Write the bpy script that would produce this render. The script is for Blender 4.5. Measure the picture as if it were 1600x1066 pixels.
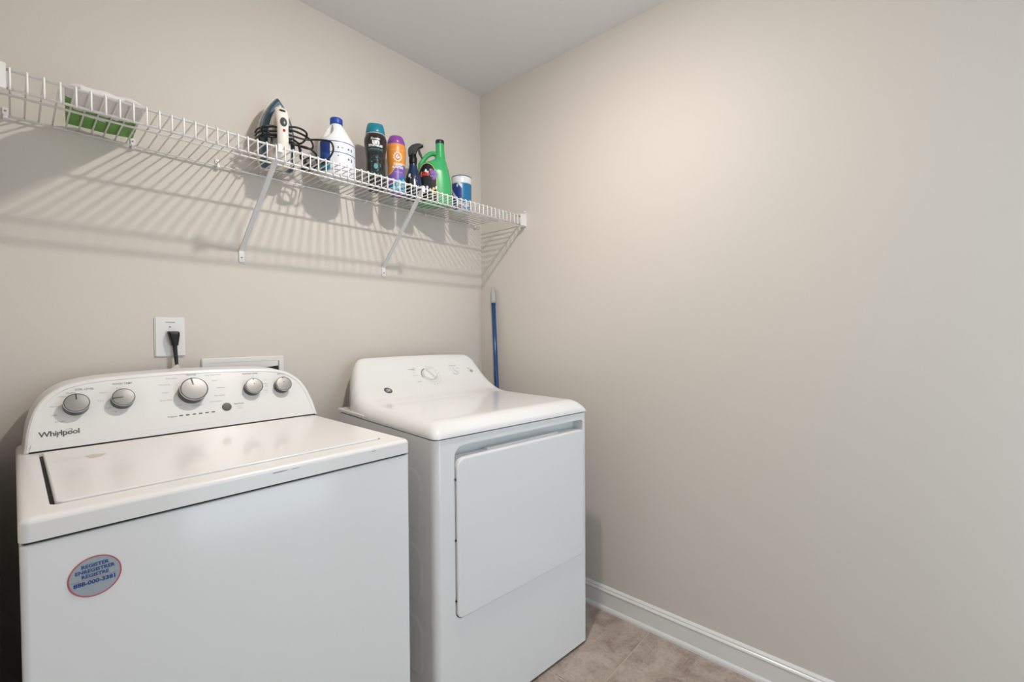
import bpy, bmesh, math, random
from mathutils import Vector, Matrix

random.seed(7)
for o in list(bpy.data.objects):
    bpy.data.objects.remove(o)
scene = bpy.context.scene
COL = scene.collection

# ------------------------------------------------------------------ camera
cam_data = bpy.data.cameras.new('camera')
cam_data.sensor_width = 36.0
cam_data.lens = 705.0 / 1600.0 * 36.0
cam_data.clip_start = 0.01
cam = bpy.data.objects.new('camera', cam_data)
COL.objects.link(cam)
ROT = Matrix([[0.6703221, 0.016837, -0.7418792], [-0.7420431, 0.006653, -0.6703192], [-0.0063504, 0.9998361, 0.0169534]])
cam.matrix_world = Matrix.Translation((-1.685, -1.7406, 1.18287)) @ ROT.to_4x4()
scene.camera = cam

# ------------------------------------------------------------------ world, exposure
w = bpy.data.worlds.new('world')
scene.world = w
w.use_nodes = True
bg = w.node_tree.nodes['Background']
bg.inputs[0].default_value = (0.71, 0.875, 1.0, 1)
bg.inputs[1].default_value = 2.45
scene.view_settings.view_transform = 'Standard'
scene.view_settings.look = 'None'
scene.view_settings.gamma = 1.0
scene.view_settings.use_curve_mapping = False
scene.view_settings.exposure = 0.34
LAMP = Vector((-0.833, -0.98, 2.335))
LAMP_STRENGTH = 1050.0
LAMP_COLOR = (1.0, 0.935, 0.875)

# ------------------------------------------------------------------ materials
def mat(name, color, rough=0.5, metal=0.0, spec=0.5, coat=0.0, noise=None, bump=None, emit=None, alpha=None, trans=0.0):
    m = bpy.data.materials.new(name)
    m.use_nodes = True
    nt = m.node_tree
    b = nt.nodes['Principled BSDF']
    b.inputs['Base Color'].default_value = (*color, 1)
    b.inputs['Roughness'].default_value = rough
    b.inputs['Metallic'].default_value = metal
    b.inputs['Specular IOR Level'].default_value = spec
    b.inputs['Coat Weight'].default_value = coat
    b.inputs['Coat Roughness'].default_value = 0.08
    b.inputs['Transmission Weight'].default_value = trans
    if emit:
        b.inputs['Emission Color'].default_value = (*emit[0], 1)
        b.inputs['Emission Strength'].default_value = emit[1]
    tc = nt.nodes.new('ShaderNodeTexCoord')
    if noise:
        sc, amt = noise
        n = nt.nodes.new('ShaderNodeTexNoise'); n.inputs['Scale'].default_value = sc; n.inputs['Detail'].default_value = 4
        nt.links.new(tc.outputs['Object'], n.inputs['Vector'])
        mx = nt.nodes.new('ShaderNodeMix'); mx.data_type = 'RGBA'
        mx.inputs[6].default_value = (*[c * (1 - amt) for c in color], 1)
        mx.inputs[7].default_value = (*[min(1, c * (1 + amt)) for c in color], 1)
        nt.links.new(n.outputs['Fac'], mx.inputs[0]); nt.links.new(mx.outputs[2], b.inputs['Base Color'])
    if bump:
        sc, st = bump
        n = nt.nodes.new('ShaderNodeTexNoise'); n.inputs['Scale'].default_value = sc; n.inputs['Detail'].default_value = 3
        nt.links.new(tc.outputs['Object'], n.inputs['Vector'])
        bp = nt.nodes.new('ShaderNodeBump'); bp.inputs['Strength'].default_value = st; bp.inputs['Distance'].default_value = 0.002
        nt.links.new(n.outputs['Fac'], bp.inputs['Height']); nt.links.new(bp.outputs[0], b.inputs['Normal'])
    return m

M = {}
M['wall'] = mat('wall_paint', (0.665, 0.620, 0.568), 0.62, spec=0.3, noise=(1.2, 0.015), bump=(180, 0.10))
M['ceiling'] = mat('ceiling_paint', (0.74, 0.73, 0.71), 0.8, spec=0.2, bump=(150, 0.15))
M['trim'] = mat('trim_gloss_white', (0.80, 0.79, 0.77), 0.25)
M['grout'] = mat('grout', (0.62, 0.52, 0.42), 0.9, noise=(60, 0.1))
M['enamel'] = mat('white_enamel', (0.84, 0.84, 0.845), 0.16, spec=0.5, coat=0.3, noise=(2.0, 0.006))
M['enamel_lid'] = mat('white_enamel_lid', (0.84, 0.825, 0.815), 0.28, spec=0.5, coat=0.25, noise=(3.0, 0.01))
M['console'] = mat('console_plastic', (0.84, 0.83, 0.825), 0.28)
M['dryer_plastic'] = mat('dryer_plastic', (0.83, 0.83, 0.835), 0.14, coat=0.4)
M['dark_gap'] = mat('dark_gap', (0.02, 0.02, 0.02), 0.7)
M['silver'] = mat('brushed_silver', (0.33, 0.325, 0.315), 0.42, metal=0.75, bump=(400, 0.05))
M['chrome'] = mat('chrome', (0.55, 0.55, 0.55), 0.12, metal=1.0)
M['skirt'] = mat('knob_skirt', (0.10, 0.10, 0.10), 0.3, metal=0.6)
M['ink'] = mat('ink_dark', (0.10, 0.10, 0.11), 0.5)
M['ink_grey'] = mat('ink_grey', (0.42, 0.41, 0.41), 0.5)
M['ink_mid'] = mat('ink_mid', (0.22, 0.22, 0.23), 0.5)
M['led'] = mat('led_dark', (0.03, 0.02, 0.02), 0.3)
M['button'] = mat('button_grey', (0.10, 0.105, 0.10), 0.35)
M['wire'] = mat('shelf_vinyl', (0.82, 0.81, 0.80), 0.35)
M['wire_metal'] = mat('bracket_white', (0.74, 0.75, 0.76), 0.35)
M['screw'] = mat('screw_steel', (0.35, 0.34, 0.33), 0.35, metal=0.8)
M['plate'] = mat('outlet_plate', (0.78, 0.76, 0.74), 0.3)
M['black'] = mat('black_plastic', (0.006, 0.006, 0.007), 0.4, spec=0.3)
M['cord'] = mat('black_cord', (0.01, 0.01, 0.011), 0.4)
M['paper'] = mat('paper_tag', (0.72, 0.70, 0.66), 0.7)
M['tag_red'] = mat('tag_red', (0.5, 0.1, 0.07), 0.7)
M['blue_pole'] = mat('blue_pole', (0.010, 0.060, 0.19), 0.25, spec=0.6)
M['grey_grip'] = mat('grey_grip', (0.42, 0.42, 0.43), 0.5)
M['iron_blue'] = mat('iron_teal', (0.028, 0.085, 0.13), 0.25, coat=0.3)
M['iron_white'] = mat('iron_white', (0.80, 0.76, 0.70), 0.3)
M['iron_sole'] = mat('iron_sole', (0.78, 0.77, 0.76), 0.25, metal=0.3)
M['iron_grey'] = mat('iron_grey', (0.07, 0.075, 0.08), 0.3)
M['bleach'] = mat('bleach_plastic', (0.80, 0.82, 0.85), 0.35)
M['blue_cap'] = mat('blue_cap', (0.01, 0.06, 0.36), 0.4)
M['label_white'] = mat('label_white', (0.72, 0.75, 0.82), 0.35)
M['label_navy'] = mat('label_navy', (0.02, 0.05, 0.24), 0.35)
M['label_teal'] = mat('label_teal', (0.02, 0.25, 0.36), 0.35)
M['label_blue'] = mat('label_blue', (0.03, 0.10, 0.40), 0.35)
M['teal_cap'] = mat('teal_cap', (0.006, 0.20, 0.28), 0.3)
M['charcoal'] = mat('charcoal_bottle', (0.018, 0.017, 0.018), 0.18)
M['dteal'] = mat('dark_teal', (0.010, 0.060, 0.065), 0.25)
M['lteal'] = mat('light_teal', (0.08, 0.30, 0.31), 0.25)
M['white_print'] = mat('white_print', (0.80, 0.80, 0.80), 0.4)
M['purple'] = mat('purple', (0.25, 0.06, 0.33), 0.3)
M['orange'] = mat('orange', (0.72, 0.28, 0.05), 0.35)
M['yellow'] = mat('yellow', (0.85, 0.60, 0.10), 0.35)
M['cream'] = mat('cream', (0.9, 0.78, 0.45), 0.35)
M['violet'] = mat('violet', (0.20, 0.10, 0.42), 0.35)
M['aqua'] = mat('aqua', (0.20, 0.58, 0.66), 0.3)
M['sea'] = mat('sea_blue', (0.015, 0.17, 0.40), 0.3)
M['red'] = mat('red_print', (0.60, 0.03, 0.02), 0.4)
M['spray_navy'] = mat('spray_navy', (0.010, 0.030, 0.085), 0.2)
M['spray_dark'] = mat('spray_dark', (0.012, 0.014, 0.02), 0.25)
M['green'] = mat('green_jug', (0.045, 0.42, 0.14), 0.3)
M['dark_cap'] = mat('dark_cap', (0.015, 0.02, 0.035), 0.35)
M['tub_rim'] = mat('tub_rim_white', (0.80, 0.80, 0.82), 0.35)
M['pack_green'] = mat('pack_green', (0.085, 0.30, 0.015), 0.35, noise=(25, 0.25))
M['pack_white'] = mat('pack_white', (0.76, 0.73, 0.73), 0.3, bump=(30, 0.4))
M['leaf'] = mat('light_green', (0.42, 0.60, 0.22), 0.4)
M['sticker'] = mat('sticker_blue_grey', (0.40, 0.46, 0.52), 0.25, metal=0.2)
M['sticker_red'] = mat('sticker_red', (0.50, 0.11, 0.12), 0.4)
M['sticker_ink'] = mat('sticker_ink', (0.02, 0.06, 0.24), 0.4)
M['stain'] = mat('rust_stain', (0.66, 0.56, 0.44), 0.3)
M['lamp_metal'] = mat('lamp_base', (0.8, 0.8, 0.8), 0.4)
M['bulb'] = mat('bulb', (1, 1, 1), 0.5, emit=(LAMP_COLOR, LAMP_STRENGTH))
M['door_paint'] = mat('door_paint', (0.78, 0.78, 0.78), 0.35)

def tile_material():
    m = bpy.data.materials.new('stone_look_tile'); m.use_nodes = True
    nt = m.node_tree; b = nt.nodes['Principled BSDF']; b.inputs['Roughness'].default_value = 0.42
    oi = nt.nodes.new('ShaderNodeObjectInfo')
    geo = nt.nodes.new('ShaderNodeNewGeometry')
    add = nt.nodes.new('ShaderNodeVectorMath'); add.operation = 'MULTIPLY_ADD'
    cmb = nt.nodes.new('ShaderNodeCombineXYZ')
    nt.links.new(oi.outputs['Random'], cmb.inputs[2])
    add.inputs[1].default_value = (1, 1, 1)
    nt.links.new(geo.outputs['Position'], add.inputs[0])
    mul = nt.nodes.new('ShaderNodeVectorMath'); mul.operation = 'SCALE'; mul.inputs['Scale'].default_value = 7
    nt.links.new(cmb.outputs[0], mul.inputs[0]); nt.links.new(mul.outputs[0], add.inputs[2])
    n1 = nt.nodes.new('ShaderNodeTexNoise'); n1.inputs['Scale'].default_value = 9; n1.inputs['Detail'].default_value = 9; n1.inputs['Roughness'].default_value = 0.68; n1.inputs['Distortion'].default_value = 0.8
    n2 = nt.nodes.new('ShaderNodeTexNoise'); n2.inputs['Scale'].default_value = 90; n2.inputs['Detail'].default_value = 6; n2.inputs['Roughness'].default_value = 0.7
    for n in (n1, n2): nt.links.new(add.outputs[0], n.inputs['Vector'])
    r1 = nt.nodes.new('ShaderNodeValToRGB'); r1.color_ramp.elements[0].position = 0.33; r1.color_ramp.elements[0].color = (0.32, 0.235, 0.19, 1)
    r1.color_ramp.elements[1].position = 0.62; r1.color_ramp.elements[1].color = (0.56, 0.46, 0.395, 1)
    e = r1.color_ramp.elements.new(0.46); e.color = (0.45, 0.355, 0.30, 1)
    r2 = nt.nodes.new('ShaderNodeValToRGB'); r2.color_ramp.elements[0].position = 0.30; r2.color_ramp.elements[0].color = (0.62, 0.60, 0.58, 1)
    r2.color_ramp.elements[1].position = 0.52; r2.color_ramp.elements[1].color = (1, 1, 1, 1)
    nt.links.new(n1.outputs['Fac'], r1.inputs[0]); nt.links.new(n2.outputs['Fac'], r2.inputs[0])
    mx = nt.nodes.new('ShaderNodeMix'); mx.data_type = 'RGBA'; mx.blend_type = 'MULTIPLY'; mx.inputs[0].default_value = 0.8
    nt.links.new(r1.outputs[0], mx.inputs[6]); nt.links.new(r2.outputs[0], mx.inputs[7])
    nt.links.new(mx.outputs[2], b.inputs['Base Color'])
    bp = nt.nodes.new('ShaderNodeBump'); bp.inputs['Strength'].default_value = 0.15; bp.inputs['Distance'].default_value = 0.002
    nt.links.new(n2.outputs['Fac'], bp.inputs['Height']); nt.links.new(bp.outputs[0], b.inputs['Normal'])
    return m
M['tile'] = tile_material()

# ------------------------------------------------------------------ helpers
def link(name, me, mats, parent=None):
    o = bpy.data.objects.new(name, me); COL.objects.link(o)
    if not isinstance(mats, (list, tuple)): mats = [mats]
    if not me.materials:
        for m in mats: me.materials.append(m)
    if parent: o.parent = parent
    return o

def obj(name, bm, mats, parent=None, smooth=None, loc=None, wn=True):
    me = bpy.data.meshes.new(name)
    bmesh.ops.recalc_face_normals(bm, faces=bm.faces)
    if smooth is not None:
        for f in bm.faces: f.smooth = True
        for e in bm.edges:
            if len(e.link_faces) == 2 and e.calc_face_angle(0) > math.radians(smooth): e.smooth = False
    bm.to_mesh(me); bm.free()
    o = link(name, me, mats, parent)
    if loc: o.location = loc
    if smooth is not None and wn:
        md = o.modifiers.new('wn', 'WEIGHTED_NORMAL'); md.keep_sharp = True; md.weight = 100
    return o

def pyobj(name, verts, faces, mats, parent=None, smooth=True, idx=None, recalc=False):
    me = bpy.data.meshes.new(name)
    me.from_pydata([tuple(v) for v in verts], [], faces)
    if smooth:
        for p in me.polygons: p.use_smooth = True
    if idx:
        for p, i in zip(me.polygons, idx): p.material_index = i
    me.update()
    if recalc:
        bm = bmesh.new(); bm.from_mesh(me); bmesh.ops.recalc_face_normals(bm, faces=bm.faces); bm.to_mesh(me); bm.free()
    return link(name, me, mats, parent)

def tag(o, label=None, cat=None, group=None, kind=None):
    if label: o['label'] = label
    if cat: o['category'] = cat
    if group: o['group'] = group
    if kind: o['kind'] = kind
    return o

def thing(name, label, cat, loc=(0, 0, 0), rz=0.0, group=None):
    o = bpy.data.objects.new(name, None); COL.objects.link(o)
    o.location = loc; o.rotation_euler = (0, 0, rz); o.empty_display_size = 0.05
    return tag(o, label, cat, group)

def add_box(bm, x0, x1, y0, y1, z0, z1):
    vs = [bm.verts.new((x, y, z)) for z in (z0, z1) for x, y in ((x0, y0), (x1, y0), (x1, y1), (x0, y1))]
    for f in ((0, 3, 2, 1), (4, 5, 6, 7), (0, 1, 5, 4), (1, 2, 6, 5), (2, 3, 7, 6), (3, 0, 4, 7)):
        bm.faces.new([vs[i] for i in f])
    return vs

def box(name, x0, x1, y0, y1, z0, z1, m, parent=None, bev=0.0, seg=2):
    bm = bmesh.new(); add_box(bm, x0, x1, y0, y1, z0, z1)
    if bev:
        bmesh.ops.bevel(bm, geom=list(bm.edges), offset=bev, segments=seg, affect='EDGES', profile=0.5)
    return obj(name, bm, m, parent, smooth=40 if bev else None)

def tube_mesh(pts, r, n=8, caps=True, closed=False):
    """swept tube along points; r scalar or list"""
    pts = [Vector(p) for p in pts]; N = len(pts)
    rs = r if isinstance(r, (list, tuple)) else [r] * N
    tang = []
    for i in range(N):
        a = pts[i - 1] if (i > 0 or closed) else pts[i]; b = pts[(i + 1) % N] if (i < N - 1 or closed) else pts[i]
        t = (b - a); tang.append(t.normalized() if t.length > 1e-9 else Vector((0, 0, 1)))
    up = Vector((0, 0, 1)) if abs(tang[0].z) < 0.9 else Vector((1, 0, 0))
    u = tang[0].cross(up).normalized(); verts = []; faces = []
    for i in range(N):
        if i: u = (u - tang[i] * u.dot(tang[i]));  u = u.normalized() if u.length > 1e-6 else tang[i].orthogonal().normalized()
        v = tang[i].cross(u)
        for k in range(n):
            a = 2 * math.pi * k / n
            verts.append(pts[i] + (u * math.cos(a) + v * math.sin(a)) * rs[i])
    for i in range(N if closed else N - 1):
        j = (i + 1) % N
        for k in range(n):
            faces.append((i * n + k, i * n + (k + 1) % n, j * n + (k + 1) % n, j * n + k))
    if caps and not closed:
        faces.append(tuple(range(n - 1, -1, -1))); faces.append(tuple((N - 1) * n + k for k in range(n)))
    return verts, faces

def tube(name, pts, r, m, parent=None, n=8, closed=False):
    v, f = tube_mesh(pts, r, n, closed=closed)
    return pyobj(name, v, f, m, parent, recalc=True)

def catmull(pts, sub=6):
    P = [Vector(p) for p in pts]; out = []
    for i in range(len(P) - 1):
        p0 = P[max(0, i - 1)]; p1 = P[i]; p2 = P[i + 1]; p3 = P[min(len(P) - 1, i + 2)]
        for k in range(sub):
            t = k / sub
            out.append(0.5 * ((2 * p1) + (p2 - p0) * t + (2 * p0 - 5 * p1 + 4 * p2 - p3) * t * t + (3 * p1 - p0 - 3 * p2 + p3) * t ** 3))
    out.append(P[-1]); return out

def interp(tab, x):
    if x <= tab[0][0]: return tab[0][1]
    for (a, va), (b, vb) in zip(tab, tab[1:]):
        if x <= b: return va + (vb - va) * (x - a) / (b - a)
    return tab[-1][1]

def smooth_tab(tab, n=40):
    """monotone-ish smoothing: sample catmull through table"""
    pts = catmull([(a, b, 0) for a, b in tab], 6)
    return [(p.x, p.y) for p in pts]

def lathe(name, prof, m, parent=None, n=48, loc=(0, 0, 0), cap=True, sx=1, sy=1, axis=None, mod=None, smooth=35):
    """prof: [(r, z)] bottom to top. axis: optional Matrix taking local z axis to direction"""
    verts = []; faces = []
    for r, z in prof:
        for k in range(n):
            a = 2 * math.pi * k / n
            p = Vector((r * math.cos(a) * sx, r * math.sin(a) * sy, z))
            if mod: p = mod(p)
            if axis: p = axis @ p
            verts.append(p + Vector(loc))
    N = len(prof)
    for i in range(N - 1):
        for k in range(n):
            faces.append((i * n + k, i * n + (k + 1) % n, (i + 1) * n + (k + 1) % n, (i + 1) * n + k))
    if cap:
        faces.append(tuple(range(n - 1, -1, -1))); faces.append(tuple((N - 1) * n + k for k in range(n)))
    me = bpy.data.meshes.new(name); me.from_pydata([tuple(v) for v in verts], [], faces)
    bm = bmesh.new(); bm.from_mesh(me); bpy.data.meshes.remove(me)
    bmesh.ops.remove_doubles(bm, verts=bm.verts, dist=1e-6)
    return obj(name, bm, m, parent, smooth=smooth, wn=False)

FONT_CACHE = {}
def text_geo(s, size, bold=0.0, align='CENTER', shear=0.0, space=1.0):
    key = (s, size, bold, align, shear, space)
    if key in FONT_CACHE: return FONT_CACHE[key]
    cu = bpy.data.curves.new('t', 'FONT'); cu.body = s; cu.size = size; cu.align_x = align; cu.align_y = 'CENTER'
    cu.offset = bold; cu.resolution_u = 2; cu.shear = shear; cu.space_character = space
    o = bpy.data.objects.new('t', cu); COL.objects.link(o)
    dg = bpy.context.evaluated_depsgraph_get(); dg.update()
    me = bpy.data.meshes.new_from_object(o.evaluated_get(dg))
    res = ([v.co.copy() for v in me.vertices], [tuple(p.vertices) for p in me.polygons])
    bpy.data.objects.remove(o); bpy.data.curves.remove(cu); bpy.data.meshes.remove(me)
    FONT_CACHE[key] = res
    return res

def text_on(name, items, fmap, m, parent, stuff=False):
    """items: (string, size, cx, cy, opts); fmap(x,y)->Vector. One mesh of print."""
    V = []; F = []
    for it in items:
        s, size, x0, y0 = it[:4]; opt = it[4] if len(it) > 4 else {}
        rot = opt.get('rot', 0); opt = {k: v for k, v in opt.items() if k not in ('rot',)}
        vs, fs = text_geo(s, size, **opt); b = len(V); c, sn = math.cos(rot), math.sin(rot)
        V += [fmap(x0 + v.x * c - v.y * sn, y0 + v.x * sn + v.y * c) for v in vs]
        F += [tuple(i + b for i in f) for f in fs]
    o = pyobj(name, V, F, m, parent, smooth=False)
    if len(items) > 3: o['kind'] = 'stuff'
    return o

def shapes_on(name, polys, fmap, m, parent):
    V = []; F = []
    for p in polys:
        b = len(V); V += [fmap(x, y) for x, y in p]; F.append(tuple(range(b, b + len(p))))
    return pyobj(name, V, F, m, parent, smooth=False)

def circ(cx, cy, rx, ry=None, n=20, a0=0, a1=2 * math.pi):
    ry = rx if ry is None else ry
    return [(cx + rx * math.cos(a0 + (a1 - a0) * k / n), cy + ry * math.sin(a0 + (a1 - a0) * k / n)) for k in range(n)]

def rect(x0, x1, y0, y1): return [(x0, y0), (x1, y0), (x1, y1), (x0, y1)]

def ring_polys(cx, cy, r0, r1, n=28, ry=1.0, a0=0.0, a1=2 * math.pi):
    out = []
    for k in range(n):
        a = a0 + (a1 - a0) * k / n; b = a0 + (a1 - a0) * (k + 1) / n
        out.append([(cx + r0 * math.cos(a), cy + r0 * math.sin(a) * ry), (cx + r1 * math.cos(a), cy + r1 * math.sin(a) * ry),
                    (cx + r1 * math.cos(b), cy + r1 * math.sin(b) * ry), (cx + r0 * math.cos(b), cy + r0 * math.sin(b) * ry)])
    return out

def rrect(x0, x1, y0, y1, r, n=6):
    """rounded rectangle loop ccw; r scalar or (bl, br, tr, tl)"""
    if not isinstance(r, (tuple, list)): r = (r,) * 4
    out = []
    for (cx, cy, a0, rr) in ((x0 + r[0], y0 + r[0], math.pi, r[0]), (x1 - r[1], y0 + r[1], 1.5 * math.pi, r[1]),
                             (x1 - r[2], y1 - r[2], 0, r[2]), (x0 + r[3], y1 - r[3], 0.5 * math.pi, r[3])):
        for k in range(n + 1):
            a = a0 + 0.5 * math.pi * k / n
            out.append((cx + rr * math.cos(a), cy + rr * math.sin(a)))
    return out

def grid_patch(name, x0, x1, y0, y1, nx, ny, fmap, mats, parent, color=None):
    V = [fmap(x0 + (x1 - x0) * i / nx, y0 + (y1 - y0) * j / ny) for j in range(ny + 1) for i in range(nx + 1)]
    F = []; I = []
    for j in range(ny):
        for i in range(nx):
            F.append((j * (nx + 1) + i, j * (nx + 1) + i + 1, (j + 1) * (nx + 1) + i + 1, (j + 1) * (nx + 1) + i))
            I.append(color(x0 + (x1 - x0) * (i + .5) / nx, y0 + (y1 - y0) * (j + .5) / ny) if color else 0)
    return pyobj(name, V, F, mats, parent, smooth=True, idx=I)

def screw(parent, loc, axis='y', r=0.0028):
    if axis == 'y': mx = Matrix.Rotation(math.radians(90), 4, 'X')
    else: mx = Matrix.Rotation(math.radians(-90), 4, 'Y')
    return lathe('screw', [(r, 0), (r, 0.0008), (r * 0.7, 0.0016), (r * 0.25, 0.0018)], M['screw'], parent, n=12, loc=loc, axis=mx)

# ------------------------------------------------------------------ room shell
XL, YF, ZC = -1.725, -2.75, 2.44
def struct(o): o['kind'] = 'structure'; return o
struct(box('wall_back', XL - 0.1, 0.1, 0.0, 0.1, -0.1, ZC + 0.1, M['wall']))
struct(box('wall_right', 0.0, 0.1, YF - 0.1, 0.0, -0.1, ZC + 0.1, M['wall']))
struct(box('wall_left', XL - 0.1, XL, YF - 0.1, 0.0, -0.1, ZC + 0.1, M['wall']))
struct(box('ceiling', XL - 0.1, 0.1, YF - 0.1, 0.1, ZC, ZC + 0.1, M['ceiling']))
# front wall behind the camera with an open doorway to a daylit hall
DX0, DX1, DZ = -1.08, -0.20, 2.10
bm = bmesh.new()
add_box(bm, XL, DX0, YF - 0.1, YF, 0, ZC); add_box(bm, DX1, 0, YF - 0.1, YF, 0, ZC); add_box(bm, DX0, DX1, YF - 0.1, YF, DZ, ZC)
struct(obj('wall_front', bm, M['wall']))
bm = bmesh.new()
add_box(bm, DX0 - 0.06, DX0 + 0.005, YF - 0.11, YF + 0.015, 0, DZ + 0.06); add_box(bm, DX1 - 0.005, DX1 + 0.06, YF - 0.11, YF + 0.015, 0, DZ + 0.06)
add_box(bm, DX0, DX1, YF - 0.11, YF + 0.015, DZ - 0.005, DZ + 0.06)
struct(obj('door_1', bm, M['trim']))

floor = struct(box('floor', XL - 0.1, 0.1, YF - 0.1, 0.1, -0.1, -0.0015, M['grout']))
TS, G = 0.457, 0.0032
tme = None
for i in range(5):
    for j in range(-1, 7):
        x1 = 0.012 - TS * i if False else (-0.445 + TS * (1 - i)); x0 = x1 - TS
        y1 = -0.957 + TS * (3 - j); y0 = y1 - TS
        if y1 > 0.35 or y0 < YF - 0.4 or x0 < XL - 0.45: continue
        cx0, cx1, cy0, cy1 = max(x0, XL) + G / 2, min(x1, 0) - G / 2, max(y0, YF) + G / 2, min(y1, 0) - G / 2
        if cx1 - cx0 < 0.02 or cy1 - cy0 < 0.02: continue
        bm = bmesh.new(); add_box(bm, cx0, cx1, cy0, cy1, -0.008, 0.0)
        bmesh.ops.bevel(bm, geom=[e for e in bm.edges if all(abs(v.co.z) < 1e-6 for v in e.verts)], offset=0.0012, segments=2, affect='EDGES')
        obj('tile', bm, M['tile'], floor)

# baseboards: moulded profile + quarter round
PROF = [(0.0, 0.0), (0.0205, 0.0), (0.0205, 0.008), (0.0185, 0.014), (0.0145, 0.018), (0.0125, 0.019), (0.0125, 0.076), (0.0150, 0.079), (0.0155, 0.083),
        (0.0125, 0.087), (0.0100, 0.089), (0.0095, 0.094), (0.0065, 0.0975), (0.004, 0.100), (0.0, 0.1005)]
def baseboard(name, a, b, nrm):
    V = []
    for p in (a, b):
        for d, z in PROF: V.append((p[0] + nrm[0] * d, p[1] + nrm[1] * d, z))
    n = len(PROF); F = [(i, i + 1, n + i + 1, n + i) for i in range(n - 1)] + [tuple(range(n - 1, -1, -1)), tuple(range(n, 2 * n))]
    o = pyobj(name, V, F, M['trim'], smooth=False, recalc=True); return struct(o)
baseboard('baseboard_right', (0, 0, 0), (0, YF, 0), (-1, 0))
baseboard('baseboard_back', (XL, 0, 0), (-0.021, 0, 0), (0, -1))
baseboard('baseboard_left', (XL, -0.021, 0), (XL, YF, 0), (1, 0))

# ------------------------------------------------------------------ ceiling lamp (out of frame, makes the shelf shadows)
lamp = thing('ceiling_lamp', 'small white round downlight hanging just below the ceiling above the washer', 'lamp', (LAMP.x, LAMP.y, ZC))
lathe('lamp_base', [(0.0345, LAMP.z - ZC - 0.002), (0.038, LAMP.z - ZC - 0.002), (0.040, LAMP.z - ZC), (0.040, -0.02), (0.062, -0.012), (0.062, 0.0)], M['lamp_metal'], lamp, n=32)
lathe('lens', [(max(0.0004, 0.033 * math.sin(math.radians(a))), LAMP.z - ZC - 0.0015 - 0.012 * math.cos(math.radians(a))) for a in range(0, 91, 10)], M['bulb'], lamp, n=24, cap=False, smooth=80)

# ------------------------------------------------------------------ washer
WX0, WX1, WYF, WYB = -1.685, -0.988, -0.745, -0.035
washer = thing('washing_machine', 'white top-loading washing machine with five silver knobs and a round sticker', 'washing machine', ((WX0 + WX1) / 2, (WYF + WYB) / 2, 0))
wp = washer.location.copy()
def wfix(o):
    o.location = o.location - Vector(wp); return o
def wbox(*a, **k): return wfix(box(*a, **k))

def vbox(name, x0, x1, y0, y1, z0, z1, m, parent, r, top=0.0):
    """box with rounded vertical corners and softened top rim"""
    loops = []
    L = rrect(x0, x1, y0, y1, r, 5)
    zs = [(0, z0), (0, z1 - top)] + ([(top * (1 - math.cos(t)), z1 - top + top * math.sin(t)) for t in (0.4, 0.8, 1.2, math.pi / 2)] if top else [])
    bm = bmesh.new(); prev = None
    for ins, z in zs:
        LL = rrect(x0 + ins, x1 - ins, y0 + ins, y1 - ins, max(r - ins, 0.001), 5)
        cur = [bm.verts.new((x, y, z)) for x, y in LL]
        if prev:
            for i in range(len(cur)):
                j = (i + 1) % len(cur); bm.faces.new((prev[i], prev[j], cur[j], cur[i]))
        else: bm.faces.new(cur[::-1])
        prev = cur
    bm.faces.new(prev)
    return obj(name, bm, m, parent, smooth=35)

wfix(vbox('cabinet', WX0 + 0.001, WX1 - 0.001, WYF, WYB, 0.02, 0.867, M['enamel'], washer, 0.010, 0.004))
wbox('deck_gap', WX0 + 0.006, WX1 - 0.006, WYF + 0.006, WYB - 0.006, 0.860, 0.876, M['dark_gap'], washer)
for fx in (WX0 + 0.05, WX1 - 0.05):
    for fy in (WYF + 0.06, WYB - 0.06):
        wfix(lathe('foot', [(0.02, 0), (0.022, 0.004), (0.022, 0.012), (0.009, 0.014), (0.009, 0.025)], M['dark_gap'], washer, n=16, loc=(fx, fy, 0)))
# deck with lid opening
DZ0, DZ1 = 0.8715, 0.9075
hx0, hx1, hy0, hy1 = -1.6490, -1.0385, -0.6935, -0.2150
bm = bmesh.new()
outer_specs = [(0.0, DZ0), (0.0, DZ1 - 0.010), (0.0012, DZ1 - 0.0065), (0.0038, DZ1 - 0.003), (0.0075, DZ1 - 0.0008), (0.013, DZ1)]
prev = None
for ins, z in outer_specs:
    cur = [bm.verts.new((x, y, z)) for x, y in rrect(WX0 + ins, WX1 - ins, WYF - 0.002 + ins, WYB - ins, max(0.014 - ins * 0.6, 0.004), 6)]
    if prev:
        for i in range(len(cur)):
            j = (i + 1) % len(cur); bm.faces.new((prev[i], prev[j], cur[j], cur[i]))
    prev = cur
hole = [bm.verts.new((x, y, DZ1)) for x, y in rrect(hx0, hx1, hy0, hy1, 0.012, 6)]
for i in range(len(hole)):
    j = (i + 1) % len(hole); bm.faces.new((prev[i], prev[j], hole[j], hole[i]))
low = [bm.verts.new((v.co.x, v.co.y, DZ1 - 0.014)) for v in hole]
for i in range(len(hole)):
    j = (i + 1) % len(hole); bm.faces.new((hole[i], hole[j], low[j], low[i]))
bm.faces.new(low)
wfix(obj('deck', bm, M['enamel_lid'], washer, smooth=30))
wfix(box('lid_gasket', hx0 + 0.0005, hx1 - 0.0005, hy0 + 0.0005, hy1 - 0.0005, DZ1 - 0.0135, DZ1 - 0.006, M['dark_gap'], washer))
lid = wfix(vbox('lid', hx0 + 0.0065, hx1 - 0.003, hy0 + 0.0028, hy1 - 0.002, DZ1 - 0.005, DZ1 + 0.0035, M['enamel_lid'], washer, 0.012, 0.0035))
sv = []
for k in range(18):
    a = 2 * math.pi * k / 18; rr = 1 + 0.18 * math.sin(3 * a + 1) + 0.1 * math.sin(5 * a)
    sv.append((-1.564 + 0.016 * rr * math.cos(a), -0.352 + 0.021 * rr * math.sin(a)))
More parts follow.
